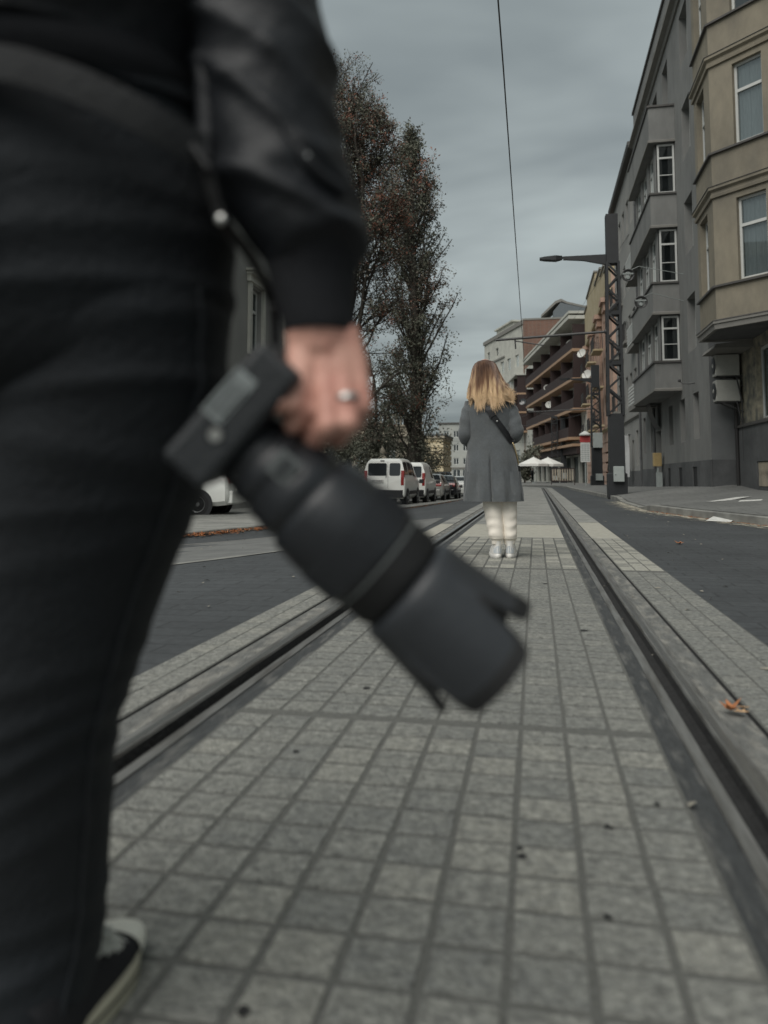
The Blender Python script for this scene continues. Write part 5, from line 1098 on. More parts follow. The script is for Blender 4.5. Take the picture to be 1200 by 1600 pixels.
# hair: cap, then many strands
hx0 = -.135
htab = [(1.695, hx0, .015, .022, .03), (1.688, hx0, .012, .055, .062), (1.665, hx0, .01, .084, .092), (1.62, hx0, .005, .101, .112), (1.56, hx0, 0, .110, .116), (1.50, hx0 - .002, -.015, .118, .110), (1.43, hx0, -.035, .128, .100), (1.36, hx0 + .006, -.05, .142, .094), (1.345, hx0 + .018, -.058, .132, .086), (1.33, hx0 + .02, -.060, .11, .075)]
hb = rings2(htab, 90, lambda a, z: .02 * sin(a * 13 + 2 * sin(z * 9)) * smooth((1.62 - z) / .2) + .012 * sin(a * 29 + z * 12), .012)
mb = MB(); mb.loft(hb); hair = mb.build('hair', M['hair'], wo, 80)
mb = MB(); hr = random.Random(5)
for k in range(1300):
    a = pi * 1.5 + hr.uniform(-1.75, 1.75); lock = pi * 1.5 + (round((a - pi * 1.5) / .17) + .3 * sin(k % 15)) * .17; z0 = hr.uniform(1.36, 1.68) if k > 160 else hr.uniform(1.62, 1.69); z1 = 1.275 + .07 * abs(cos(a)) ** 1.5 - .035 * hr.random() ** 2 + .035 * sin(a * 7) + hr.gauss(.02, .022) + .022 * sin(lock * 31)
    fl = max(0, cos(a)) * (.35 + .4 * abs(sin(lock * 17))) * .14 + hr.gauss(0, .006); outw = hr.uniform(.004, .016); pts = []; rr = []; n = 11; ph = hr.uniform(0, 6)
    for i in range(n + 1):
        t = i / n; z = z0 + (z1 - z0) * t; row = hb[min(len(hb) - 1, max(0, int((1.695 - max(z, 1.34)) / (1.695 - 1.33) * (len(hb) - 1))))]
        aa = a + (lock - a) * .55 * t ** 1.6; p = V(row[int(aa / (2 * pi) * 90) % 90]); c = V((hx0, -.02, p.z)); d = (p - c); d.z = 0; d.normalize(); q = p + d * outw * (.3 + t); q.z = z
        q.x += fl * t * t + .006 * sin(lock * 9 + t * 5) * t; q.y -= .02 * t * t * abs(fl) * 10; q.z += .25 * max(0, fl) * t ** 3
        pts.append(q); rr.append(.0031 * (1 - t ** 3) + .0004)
    mb.tube(pts, rr, 4)
mb.build('hair_strands', M['hair'], hair, 80)
# shoulder bag (carried: a thing of its own)
bag = thing('shoulder_bag', 'small black shoulder bag with wide strap and brass chain worn across the grey coat', 'bag', (WX, WY, 0))
def cback(x, z):
    for a, b in zip(ctab, ctab[1:]):
        if a[0] <= z <= b[0]: t = (z - a[0]) / (b[0] - a[0]); cx, cy, rx, ry = [a[k] + (b[k] - a[k]) * t for k in range(1, 5)]; break
    k = max(-.995, min(.995, (x - cx) / rx)); return cy - ry * sqrt(1 - k * k) * 1.04
rows = []; P0, P1 = V((-.135, 1.30)), V((.095, .975))
for i in range(25):
    t = i / 24; c = P0.lerp(P1, t); nrm = V((.82, .57)); r = []
    for off in (-.024, -.012, 0, .012, .024): x, z = c.x + nrm.x * off, c.y + nrm.y * off; r.append(V((x, cback(min(x, .09), z) - .010, z)))
    rows.append(r)
mb = MB(); mb.loft(rows, closed=False); mb.loft([[p + V((0, .006, 0)) for p in r] for r in rows], closed=False); mb.build('strap', M['bagblack'], bag, 60)
mb = MB(); c = P0.lerp(P1, .30); y = cback(c.x, c.y) - .017; mb.M = Matrix.Translation((c.x, y, c.y)) @ Matrix.Rotation(-.62, 4, 'Y'); mb.box(-.034, .034, -.004, .006, -.010, .010); mb.build('strap_loop', M['bagblack'], bag)
mb = MB(); c = P0.lerp(P1, .46); mb.ball((c.x, cback(c.x, c.y) - .016, c.y), .0085); mb.build('strap_stud', M['chrome'], bag, True)
mb = MB()
for k in range(13): t = k / 12; p = V((.098 + .040 * t ** .7, -.085 + .12 * t, .965 - .17 * t)); mb.ball(p, .007, (1, .7, 1.3), 8)
mb.build('chain', M['gold'], bag, True)
mb = MB(); mb.loft([[(.125 + a, .09 + b, z) for a, b in ((-.02, -.08), (.02, -.08), (.03, .08), (-.02, .09))] for z in (.60, .62, .76, .78)]); mb.build('bag_body', M['bagblack'], bag, bevel=.012)
# ---------------------------------------------------------------- small figures far off
M['navy'] = mat('dark_blue_cloth', (.03, .04, .065), .9, .2, 9, .1, 60); M['blackcloth'] = mat('black_cloth', (.014, .015, .017), .9, .2, 9, .1, 60); M['greycloth'] = mat('grey_cloth', (.15, .16, .16), .9, .2, 9, .1, 60)
def small_person(label, x, y, rz, top, low, H=1.72, stride=.16):
    o = thing('person', label, 'person', (x, y, zt(x, y)), rz, None); k = H / 1.75; mb = MB(); S_ = lambda *p: V(p) * k
    head(mb, S_(0, .02, 1.62), (0, 1, 0), .095 * k); mb.capsule(S_(0, 0, 1.40), S_(0, .01, 1.54), .055, .05); mb.capsule(S_(0, 0, 1.0), S_(0, 0, 1.32), .12, .14); mb.capsule(S_(-.15, 0, 1.38), S_(.15, 0, 1.38), .06, .06)
    hips = [((-.09, 0, .92), (-.09, stride * .6, .5), (-.09, stride, .08)), ((.09, 0, .92), (.09, -.02, .48), (.09, -stride, .10))]
    for a, b, c in hips: mb.capsule(S_(*a), S_(*b), .085, .055); mb.capsule(S_(*b), S_(*c), .054, .04); mb.capsule(S_(*c), S_(c[0], c[1] + .15, .04), .04, .03)
    arms = [(s, (s * .19, 0, 1.38), (s * .25, -.05, 1.12), (s * .22, .12, .92)) for s in (-1, 1)]
    for s, a, b, c in arms: mb.capsule(S_(*a), S_(*b), .05, .04); mb.capsule(S_(*b), S_(*c), .038, .028); hand(mb, S_(*c), (0, .5, -.8), (s, 0, 0), s)
    remesh(mb.build('body', M['skin'], o, True), .012); face_parts(o, S_(0, .02, 1.62), (0, 1, 0))
    mb = MB(); mb.loft(rings2([(.80, 0, 0, .19, .14), (1.0, 0, 0, .17, .14), (1.3, 0, 0, .21, .15), (1.42, 0, 0, .19, .11), (1.5, 0, .01, .08, .08)], 20, lambda a, z: .03 * sin(3 * a + 9 * z), .04))
    for s, a, b, c in arms: mb.capsule(S_(*a), S_(*b), .066, .056, 10); mb.capsule(S_(*b), S_(*b).lerp(S_(*c), .9), .055, .045, 10)
    mb.build('jacket', top, o, True); mb = MB(); mb.capsule(S_(-.06, 0, .92), S_(.06, 0, .92), .14, .14)
    for a, b, c in hips: mb.capsule(S_(*a), S_(*b), .105, .08, 10); mb.capsule(S_(*b), S_(*c), .08, .065, 10)
    mb.build('trousers', low, o, True); mb = MB(); mb.ball(S_(0, .0, 1.665), .105 * k, (.92, 1.02, .9)); mb.build('hair', M['darkhair'], o, True); return o
small_person('distant person in black clothes walking beside the second pole', 4.75, 50.5, .2, M['blackcloth'], M['blackcloth'], 1.78)
small_person('distant person in dark blue jacket and grey trousers left of the nearest pole base', 3.95, 41.0, pi - .3, M['navy'], M['greycloth'], 1.74)
small_person('tiny dark figure standing beneath the white parasols', -.35, 90.5, .8, M['blackcloth'], M['blackcloth'], 1.7, .05)
# ================================================================== the photographer in front, and the camera in the hand
M['leather'] = mat('black_leather_jacket', (.0085, .0100, .0125), .56, .25, 7, .3, 30, spec=.28)
M['knit'] = mat('black_knit_cuff', (.0085, .0095, .012), .95, .2, 40, .3, 150, stretch=(3, 3, .3))
M['denim'] = mat('black_trouser_cloth', (.0046, .0068, .0094), .85, .3, 5, .3, 120, col2=(.0078, .0106, .0138), sc2=3, sheen=.02)
M['canvasshoe'] = mat('dark_canvas_shoe', (.009, .0095, .012), .9, .2, 12, .2, 120)
M['soleoff'] = mat('off_white_rubber', (.42, .40, .31), .7, .12, 10, .1, 60); M['toecap'] = mat('white_toe_rubber', (.62, .61, .54), .5, .08, 10, .05, 60); M['lace'] = mat('shoe_lace', (.42, .42, .38), .9, .1, 30, .1, 80)
M['cambody'] = mat('camera_black', (.0175, .020, .0225), .5, .15, 10, .15, 180); M['lensblack'] = mat('lens_black', (.0165, .0185, .0215), .38, .12, 6, .05, 90); M['lensrubber'] = mat('lens_rubber', (.0045, .005, .0055), .7, .1, 10, .1, 90)
M['panelgrey'] = mat('panel_grey', (.10, .11, .11), .5, .1, 30, 0); M['hoodblack'] = mat('hood_black', (.0260, .0290, .0330), .40, .1, 6, .05, 90); M['label_'] = mat('camera_label', (.21, .235, .235), .6, .2, 30, .05, 90); M['strapcloth'] = mat('webbing', (.0075, .0088, .0102), .75, .2, 60, .2, 200)
MX = V((-.60, .98, 0))
man = thing('person', 'photographer in black leather jacket and black trousers walking away, cropped at the left edge', 'person', MX)
W_ = lambda mb, name, m, parent, sm=True, bevel=0: mb.build(name, m, parent, sm, True, bevel)
def prow(px, py, hw, zc, ry): return (at(px, py, zc), hw * zc / FPX, ry)
def ploft(rows, n=64, disp=None, sub=10):
    """rows of (centre, rx, ry): dense rings across the picture's right and forward axes"""
    out = []; N = len(rows)
    for i in range(N - 1):
        p0, p1, p2, p3 = rows[max(i - 1, 0)], rows[i], rows[i + 1], rows[min(i + 2, N - 1)]
        for k in range(sub + (1 if i == N - 2 else 0)):
            t = k / sub; cr = lambda a, b, c, d: ((b * 2) + (c - a) * t + (a * 2 - b * 5 + c * 4 - d) * t * t + (b * 3 - a - c * 3 + d) * t ** 3) * .5
            c = cr(p0[0], p1[0], p2[0], p3[0]); rx = cr(p0[1], p1[1], p2[1], p3[1]); ry = cr(p0[2], p1[2], p2[2], p3[2]); ring = []
            for j in range(n):
                a = 2 * pi * j / n; d = 1 + (disp(a, i + t, c.z) if disp else 0); ring.append(c + RV * (cos(a) * rx * d) + FH * (sin(a) * ry * d))
            out.append(ring)
    return out
# body under the clothes: one continuous surface with the gripping hand
mb = MB()
hd = at(40, -330, .80) ; sh_c = at(70, -95, .80)
P = lambda x, y, d: at(x, y, d)
mb.capsule(P(73, 330, .80), P(73, 40, .80), .125, .125, 16); mb.capsule(P(73, 40, .80), P(72, -330, .80), .13, .14, 16)
zs_ = 1.43; cx = P(73, 300, .80); top = V((cx.x, cx.y, zs_)); mb.capsule(top - RV * .15, top + RV * .15, .06, .06); mb.capsule(top, top + V((0, .02, .12)), .06, .055); hd = top + V((0, .04, .225)); head(mb, hd, (-.2, 1, 0), .1)
shR = top + RV * .20; mb.capsule(shR, P(405, 60, .76), .055, .045); mb.capsule(P(405, 60, .76), P(495, 505, .715), .045, .028)
shL = top - RV * .20; elL = shL + V((-.06, .0, -.30)); wrL = elL + V((.02, .10, -.25)); mb.capsule(shL, elL, .055, .045); mb.capsule(elL, wrL, .042, .028); hand(mb, wrL, (.05, .15, -1), (-1, 0, 0), -1)
hipR, knR, anR = P(190, 460, .81), P(75, 1010, .87), V((-.625, .89, .12)); mb.capsule(hipR, knR, .09, .06); mb.capsule(knR, anR, .06, .03)
hipL, knL, anL = P(-40, 460, .83), P(-225, 1000, .92), V((-.86, 1.05, .10)); mb.capsule(hipL, knL, .09, .06); mb.capsule(knL, anL, .06, .04); mb.capsule(anR, anR + V((.03, .10, -.06)), .028, .02); mb.capsule(anL, anL + V((0, .12, -.05)), .04, .03)
mb.capsule(P(497, 480, .715), P(500, 525, .712), .030, .033)
fing = [((482, 578), (474, 640), (458, 664), (452, 652), (.700, .684, .692, .716), .0105), ((508, 584), (512, 664), (492, 688), (470, 676), (.694, .676, .70, .726), .0108), ((535, 582), (545, 660), (528, 686), (505, 680), (.694, .680, .708, .736), .0102), ((560, 574), (567, 634), (554, 664), (532, 664), (.700, .692, .716, .742), .0090)]
for a, b, c, d, z, r in fing:
    A, B, Cc, D_ = P(*a, z[0]), P(*b, z[1]), P(*c, z[2]), P(*d, z[3]); mb.capsule(P(500 + (a[0] - 510) * .7, 528, .708), A, .018, r * 1.12, 10); mb.capsule(A, B, r * 1.02, r * .95, 10); mb.capsule(B, Cc, r, r * .93, 10); mb.capsule(Cc, D_, r * .93, r * .8, 10)
th = [P(476, 540, .705), P(468, 592, .690), P(458, 628, .676), P(434, 632, .672)]
mb.capsule(th[0], th[1], .017, .0135, 10); mb.capsule(th[1], th[2], .0130, .0112, 10); mb.capsule(th[2], th[3], .0110, .0088, 10)
body = remesh(W_(mb, 'body', M['skin'], man), .003, 1); face_parts(man, V(hd) - MX, (-.2, 1, 0))
mb = MB(); mb.ball(hd + V((0, -.012, .035)), .112, (.92, 1.02, .95)); W_(mb, 'hair', M['darkhair'], man)
mb = MB(); c = P(549, 622, .680); ax = (P(545, 660, .680) - P(535, 582, .694)).normalized(); mb.lathe([(.0098, -.0026), (.0112, -.0022), (.0112, .0022), (.0098, .0026)], c - RV * .004 + FH * .004, ax, 20); W_(mb, 'finger_ring', M['chrome'], man)
mb = MB(); mb.capsule(P(434, 630, .6645), P(441, 628, .6645), .0045, .005, 8); W_(mb, 'thumb_nail', M['skin'], man)
# trousers
def fold(a, z, z0, sl_, w, amp, ph=0.0, rng=1.0):
    return 1.7 * amp * exp(-((z - z0 - sl_ * cos(a + ph)) / w) ** 2) * (.55 + .45 * max(0, -sin(a)) * rng)
def legd(a, i, z):
    d = 0
    for z0, s_, w, am in ((.83, .02, .012, .030), (.775, .012, .010, .034), (.715, -.02, .016, .028), (.655, .01, .010, .022), (.60, .03, .014, .018), (.47, .03, .014, .03), (.42, .045, .013, .035), (.375, .06, .013, .04), (.325, .06, .012, .035), (.27, .05, .016, .025), (.17, .02, .016, .03), (.11, .03, .014, .03)): d += fold(a, z, z0, s_, w, am)
    return d + .012 * sin(a * 3 + z * 11) + .02 * exp(-((a - 5.75) / .10) ** 2) * smooth((.50 - z) / .1)
legR = [prow(180, 470, 172, .80, .120), prow(185, 600, 166, .81, .112), prow(163, 700, 168, .82, .108), prow(128, 800, 171, .835, .104), prow(92, 930, 158, .855, .098), prow(66, 1080, 131, .875, .092), prow(53, 1160, 124, .89, .090), prow(46, 1300, 122, .92, .090), prow(34, 1420, 124, .945, .092), prow(20, 1500, 128, .950, .112), prow(0, 1600, 130, .935, .130), prow(-8, 1660, 130, .935, .135)]
legL = [prow(-45, 470, 168, .83, .120), prow(-90, 600, 160, .84, .110), prow(-150, 700, 150, .86, .104), prow(-190, 800, 146, .88, .098), prow(-220, 930, 134, .91, .092), prow(-245, 1080, 118, .95, .088), prow(-262, 1160, 114, .97, .086), prow(-275, 1300, 112, 1.0, .086), prow(-290, 1420, 114, 1.04, .09), prow(-305, 1500, 118, 1.07, .096)]
pel = [prow(70, 165, 262, .79, .135), prow(72, 260, 275, .795, .142), prow(73, 360, 286, .80, .150), prow(73, 440, 287, .805, .150), prow(72, 520, 282, .81, .142), prow(72, 590, 268, .815, .120), prow(72, 640, 200, .82, .07)]
def peld(a, i, z): return fold(a, z, .90, .025, .012, .016) + fold(a, z, .855, .02, .010, .022) + fold(a, z, .96, -.01, .012, .012) + .008 * sin(a * 4 + z * 9)
mb = MB(); mb.loft(ploft(legR, 72, legd, 14)); mb.loft(ploft(legL, 48, legd, 10)); pr_ = ploft(pel, 96, peld, 12); mb.loft(pr_); tro = W_(mb, 'trousers', M['denim'], man, 80)
def patch(rows, i0, i1, j0, j1, off, step=1):
    """a sheet lying just outside rings i0..i1 between angles j0..j1 (indices)"""
    out = []
    for i in range(i0, i1 + 1, step):
        ring = rows[i]; c = sum(ring, V((0, 0, 0))) / len(ring); out.append([ring[j % len(ring)] + (ring[j % len(ring)] - c).normalized() * off for j in range(j0, j1 + 1)])
    return out
n96 = 96; ang = lambda deg: int(round(deg / 360 * n96))
mb = MB(); mb.loft(patch(pr_, 2, 44, ang(243), ang(274), .004), closed=False); W_(mb, 'back_pocket', M['denim'], tro)
mb = MB()
for j in (ang(243), ang(274)): mb.tube([patch(pr_, i, i, j, j, .006)[0][0] for i in range(2, 44, 2)], .0022, 5)
mb.tube(patch(pr_, 3, 3, ang(243), ang(274), .007)[0], .0028, 5); mb.tube(patch(pr_, 7, 7, ang(243), ang(274), .006)[0], .0018, 5)
W_(mb, 'pocket_seam', M['denim'], tro)
lr = ploft(legR, 72, legd, 14); mb = MB(); mb.tube([lr[i][66] + (lr[i][66] - sum(lr[i], V()) / 72).normalized() * .002 for i in range(0, len(lr), 3)], .003, 6); W_(mb, 'side_seam', M['denim'], tro)
mb = MB(); mb.loft(patch(pr_, 0, 6, 0, 96, .006), closed=False); W_(mb, 'waistband', M['denim'], tro)
# jacket
jr = [prow(73, 150, 262, .785, .150), prow(73, 95, 285, .785, .168), prow(73, 30, 300, .785, .175), prow(72, -80, 305, .785, .172), prow(72, -200, 300, .79, .165), prow(72, -310, 285, .795, .15), prow(72, -370, 200, .80, .11), prow(72, -405, 110, .805, .085)]
def jd(a, i, z): return fold(a, z, 1.10, .03, .015, .04) + fold(a, z, 1.16, -.02, .02, .03) + fold(a, z, 1.07, -.02, .012, .05) + .018 * sin(a * 5 + z * 14)
mb = MB(); jj = ploft(jr, 80, jd, 10); mb.loft(jj, caps=False); jac = W_(mb, 'jacket', M['leather'], man, 80)
mb = MB(); hm = ploft([prow(73, 196, 255, .787, .145), prow(73, 172, 266, .787, .153), prow(73, 140, 262, .787, .150)], 160, lambda a, i, z: .006 * sin(a * 80), 5); mb.loft(hm, caps=False); W_(mb, 'hem_band', M['knit'], jac, 80)
sl_rows = [prow(330, -390, 95, .80, .085), prow(360, -250, 112, .785, .088), prow(376, -120, 118, .775, .088), prow(388, 0, 116, .765, .088), prow(412, 90, 112, .755, .086), prow(424, 180, 106, .748, .084), prow(434, 260, 108, .742, .084), prow(462, 335, 105, .735, .082), prow(478, 378, 94, .728, .074), prow(486, 408, 76, .724, .058), prow(488, 425, 68, .722, .050)]
def sd(a, i, z):
    d = .02 * sin(a * 3 + z * 15)
    for z0, s_, w, am in ((1.135, -.05, .013, .075), (1.075, -.055, .012, .085), (1.055, .03, .012, .03), (1.015, -.065, .011, .075), (.965, .02, .013, .05), (.935, -.035, .011, .085), (.900, .02, .010, .05), (1.20, .04, .016, .05), (1.26, -.04, .02, .05)): d += 1.35 * am * exp(-((z - z0 - s_ * cos(a)) / w) ** 2) * (.4 + .6 * abs(sin(a * .5 + z0 * 9)))
    return d - .03
mb = MB(); sr = ploft(sl_rows, 72, sd, 12); mb.loft(sr); slv = W_(mb, 'sleeve', M['leather'], jac, 80)
mb = MB(); mb.loft(ploft([prow(488, 412, 72, .722, .054), prow(489, 440, 66, .721, .048), prow(494, 480, 60, .718, .044), prow(499, 508, 57, .716, .042), prow(500, 522, 55, .716, .041)], 120, lambda a, i, z: .014 * sin(a * 40), 6)); W_(mb, 'cuff', M['knit'], slv, 80)
lft = [(shL + V((0, 0, .02)), .07, .07), (shL.lerp(elL, .5), .078, .075), (elL, .075, .072), (elL.lerp(wrL, .6), .068, .066), (wrL + V((0, 0, .02)), .05, .045)]
mb = MB(); mb.loft(ploft(lft, 40, sd, 8)); W_(mb, 'sleeve', M['leather'], jac, 80)
for q in ((477, 245, .660), ):
    mb = MB(); mb.ball(P(*q), .0046, (1, .6, 1)); W_(mb, 'sleeve_stud', M['chrome'], slv)
mb = MB(); mb.tube([P(432, 170, .668), P(452, 215, .664), P(470, 240, .662), P(500, 275, .664), P(535, 300, .680)], .006, 8); W_(mb, 'sleeve_zip', M['leather'], slv)
mb = MB(); mb.tube([P(318, 88, .700), P(322, 170, .698), P(322, 250, .694)], .010, 8); W_(mb, 'side_zip', M['leather'], jac)
# shoes
def canvas_shoe(heel, d, nm):
    d = V(d).normalized(); s = d.cross(V((0, 0, 1))); M4 = Matrix.Translation(heel) @ Matrix(((s.x, d.x, 0, 0), (s.y, d.y, 0, 0), (0, 0, 1, 0), (0, 0, 0, 1)))
    def outl(z, sc, n=40):
        r = []
        for i in range(n):
            a = 2 * pi * i / n; y = .14 + .142 * sin(a) * sc; w = interp([(0, .033), (.08, .036), (.19, .050), (.25, .044), (.29, .03)], y); r.append((cos(a) * w * sc * 1.05, y, z))
        return r
    mb = MB(); mb.M = M4; mb.loft([outl(0, .98), outl(.004, 1.02), outl(.030, 1.03), outl(.033, 1.0)]); o = W_(mb, 'shoe', M['soleoff'], man, 50)
    mb = MB(); mb.M = M4; rows = []
    for y, w, h, z0 in ((-.002, .020, .09, .03), (.02, .032, .105, .03), (.07, .034, .112, .03), (.11, .037, .105, .03), (.15, .042, .082, .03), (.19, .045, .062, .03), (.23, .042, .052, .03), (.262, .03, .044, .03), (.276, .015, .036, .03)): rows.append([(cos(pi * k / 14) * w, y, z0 + (h - z0) * sin(pi * k / 14) ** .75) for k in range(15)])
    mb.loft(rows, closed=False); W_(mb, 'upper', M['canvasshoe'], o, 70)
    mb = MB(); mb.M = M4; rows = []
    for y, w, h in ((.214, .0455, .058), (.232, .0435, .0555), (.255, .0365, .0495), (.272, .025, .0425), (.281, .011, .037)): rows.append([(cos(pi * k / 14) * w, y, .031 + (h - .031) * sin(pi * k / 14) ** .7) for k in range(15)])
    mb.loft(rows, closed=False); W_(mb, 'toe_cap', M['toecap'], o, 70)
    mb = MB(); mb.M = M4
    for k in range(5):
        y = .09 + k * .024; h = interp([(.07, .115), (.11, .108), (.15, .086), (.19, .066)], y); mb.tube([(-.034, y, h - .02), (0, y + .006, h + .004), (.034, y + .014, h - .022)], .0042, 6); mb.tube([(.034, y, h - .02), (0, y + .004, h + .008), (-.034, y + .014, h - .022)], .0042, 6)
    mb.tube([(0, .16, .088), (.02, .17, .085), (.03, .15, .09), (.012, .14, .095)], .004, 6); W_(mb, 'lace', M['lace'], o)
    mb = MB(); mb.M = M4; mb.loft([outl(.017, 1.036), outl(.022, 1.04)], caps=False); W_(mb, 'sole_stripe', M['canvasshoe'], o)
    return o
canvas_shoe(V((-.569, .815, 0)), (-.11, 1, 0), 'r'); canvas_shoe(V((-.86, 1.0, 0)), (-.2, 1, 0), 'l')
# ---------------------------------------------------------------- camera with telephoto lens, hanging from the hand, base plate towards us
O = at(363, 652, .655); Wd = (RV * .66 + UV * .75).normalized(); Ld = (RV * .75 - UV * .66); Ld = (Ld - Wd * Ld.dot(Wd) + FV * .0).normalized(); Hd = Ld.cross(Wd).normalized()
if Hd.dot(FV) < 0: Hd = -Hd
CM4 = Matrix(((Wd.x, Ld.x, Hd.x, O.x), (Wd.y, Ld.y, Hd.y, O.y), (Wd.z, Ld.z, Hd.z, O.z), (0, 0, 0, 1)))
cam = bpy.data.objects.new('camera', None); COL.objects.link(cam); cam.location = O; cam.empty_display_size = .1
tag(cam, 'black camera with long hooded telephoto lens hanging base-up from the gripping hand', 'camera')
def CB(mb, name, m, parent, sm=False, bevel=0): mb.M = None; mb.v = [CM4 @ p for p in mb.v]; return mb.build(name, m, parent, sm, True, bevel)
mb = MB(); mb.box(-.066, .066, -.026, .022, 0, .096); cbd = CB(mb, 'camera_body', M['cambody'], cam, False, .007)
mb = MB(); mb.M = Matrix.Translation((0, 0, .034)); mb.prism([(.036, .0215, .004), (.036, .036, .008), (.05, .043, .01), (.062, .041, .01), (.068, .03, .006), (.068, -.02, .004), (.0665, -.02, .004)], (0, 0, .058)); CB(mb, 'grip', M['cambody'], cbd, False, .006)
mb = MB(); mb.prism([(-.03, -.03, .0962), (.03, -.03, .0962), (.022, .02, .0962), (-.022, .02, .0962)], (0, 0, .026)); CB(mb, 'viewfinder_hump', M['cambody'], cbd, False, .006)
mb = MB(); mb.box(-.012, .036, -.0245, -.0035, -.0012, -.0002); lab = CB(mb, 'base_label', M['label_'], cbd)
mb = MB()
for k in range(4): mb.box(-.009, .033 - .008 * (k % 2), -.022 + k * .005, -.020 + k * .005, -.0016, -.0013)
CB(mb, 'label_print', M['cartrim'], lab)
mb = MB(); mb.lathe([(.0001, -.0012), (.0052, -.0014), (.0060, -.0004), (.0060, .0002)], (-.021, -.001, 0), (0, 0, 1), 18); CB(mb, 'tripod_socket', M['chrome'], cbd)
mb = MB(); mb.lathe([(.0085, -.001), (.0092, .0003)], (-.021, -.001, 0), (0, 0, 1), 18, False); CB(mb, 'socket_ring', M['lensblack'], cbd)
mb = MB(); mb.lathe([(.004, -.012), (.008, -.011), (.008, .011), (.004, .012)], (-.0695, -.0, .08), (0, 1, 0), 14); mb.lathe([(.004, -.012), (.008, -.011), (.008, .011), (.004, .012)], (.0735, -.004, .075), (0, 1, 0), 14); CB(mb, 'strap_lug', M['boxgrey'], cbd)
S_ = .705 / FPX; la = V((-.018, .0225, .052))
def lring(name, prof, m, parent=None, n=72): mb = MB(); mb.lathe([(r, t) for r, t in prof], la, (0, 1, 0), n, False); return CB(mb, name, m, parent or lens, 40)
mb = MB(); mb.lathe([(.0001, -.004), (.033, -.004), (.036, 0), (.0375, .010), (.038, .016)], la, (0, 1, 0), 64, False); lens = CB(mb, 'lens', M['lensblack'], cam, 40)
mb = MB(); mb.lathe([(.0325, -.0005), (.0345, .0), (.0345, .0035), (.0325, .004)], la, (0, 1, 0), 64, False); CB(mb, 'mount_ring', M['boxgrey'], lens, 40)
lring('rear_barrel', [(.038, .016), (.0405, .019), (.0405, .032), (.0392, .033), (.0392, .036), (.0425, .038), (.0445, .052), (.0462, .056), (.0462, .068), (.0448, .070), (.0448, .072)], M['lensblack'])
lring('zoom_ring', [(.0448, .072), (.0490, .075), (.0508, .080), (.0528, .098), (.0535, .106), (.0535, .150), (.0522, .153)], M['lensblack'])
mb = MB()
for k in range(60): a = 2 * pi * k / 60; mb.bar(la + V((cos(a) * .0537, .114, sin(a) * .0537)), la + V((cos(a) * .0537, .148, sin(a) * .0537)), .0022, .0014)
CB(mb, 'ring_ribs', M['lensblack'], lens)
lring('focus_ring', [(.0522, .153), (.0512, .156), (.0508, .160), (.0508, .180), (.0500, .184), (.046, .190), (.0445, .1905)], M['lensrubber'])
lring('accent_ring', [(.0510, .1565), (.0518, .157), (.0518, .1585), (.0510, .159)], M['panelgrey'])
mb = MB(); mb.M = None; mb.box(-.016, .008, .050, .072, .0072, .0092); sp = CB(mb, 'switch_panel', M['panelgrey'], lens, False, .0008)
mb = MB(); mb.box(-.012, -.006, .055, .067, .006, .0075); mb.box(-.003, .003, .055, .067, .006, .0075); CB(mb, 'switch', M['lensblack'], sp)
# hood: long petals near and far, short notches at the sides
def rim_t(a): return .21 + (rim_raw(a) - .21) * .89
def rim_raw(a):   # a measured from the side facing us (-h)
    k = abs((a + pi) % (2 * pi) - pi); return interp([(0, .312), (.50, .311), (.60, .307), (.66, .296), (.70, .262), (.76, .254), (.82, .262), (.88, .286), (.98, .294), (1.57, .296), (2.16, .294), (2.26, .286), (2.32, .262), (2.38, .254), (2.44, .262), (2.48, .296), (2.54, .307), (2.64, .311), (pi, .312)], k)
mb = MB(); n = 180; Rr = [(.0470, .190), (.0525, .193), (.0545, .197), (.0552, .21)]
rings = [[(la.x + sin(2 * pi * k / n) * r, la.y + t, la.z - cos(2 * pi * k / n) * r) for k in range(n)] for r, t in Rr]
for f in (.25, .5, .75, .92, .98, 1.0): rings.append([(la.x + sin(a) * (.0552 + .0083 * f - (.0006 if f == 1 else 0)), la.y + .21 + (rim_t(a) - .21) * f, la.z - cos(a) * (.0552 + .0083 * f - (.0006 if f == 1 else 0))) for a in [2 * pi * k / n for k in range(n)]])
for f in (1.0, .98, .6, .2, 0): rings.append([(la.x + sin(a) * (.0527 + .0078 * f), la.y + .196 + (rim_t(a) - .196) * f - (.0006 if f == 1 else 0), la.z - cos(a) * (.0527 + .0078 * f)) for a in [2 * pi * k / n for k in range(n)]])
mb.loft(rings, False); CB(mb, 'lens_hood', M['hoodblack'], lens, 50)
mb = MB(); rows = []
for off, rr in ((.015, .0006), (.012, .0013), (-.0004, .0013), (-.0008, -.0004)): rows.append([(la.x + sin(a) * (.0632 + rr - off * .13), la.y + rim_t(a) - off + .0006, la.z - cos(a) * (.0632 + rr - off * .13)) for a in [2 * pi * k / n for k in range(n)]])
mb.loft(rows, False); CB(mb, 'hood_rim', M['lensrubber'], lens, 50)
mb = MB(); mb.lathe([(.0001, .192), (.02, .1915), (.040, .189), (.0445, .188)], la, (0, 1, 0), 48, False); CB(mb, 'front_glass', M['carglass'], lens, 40)
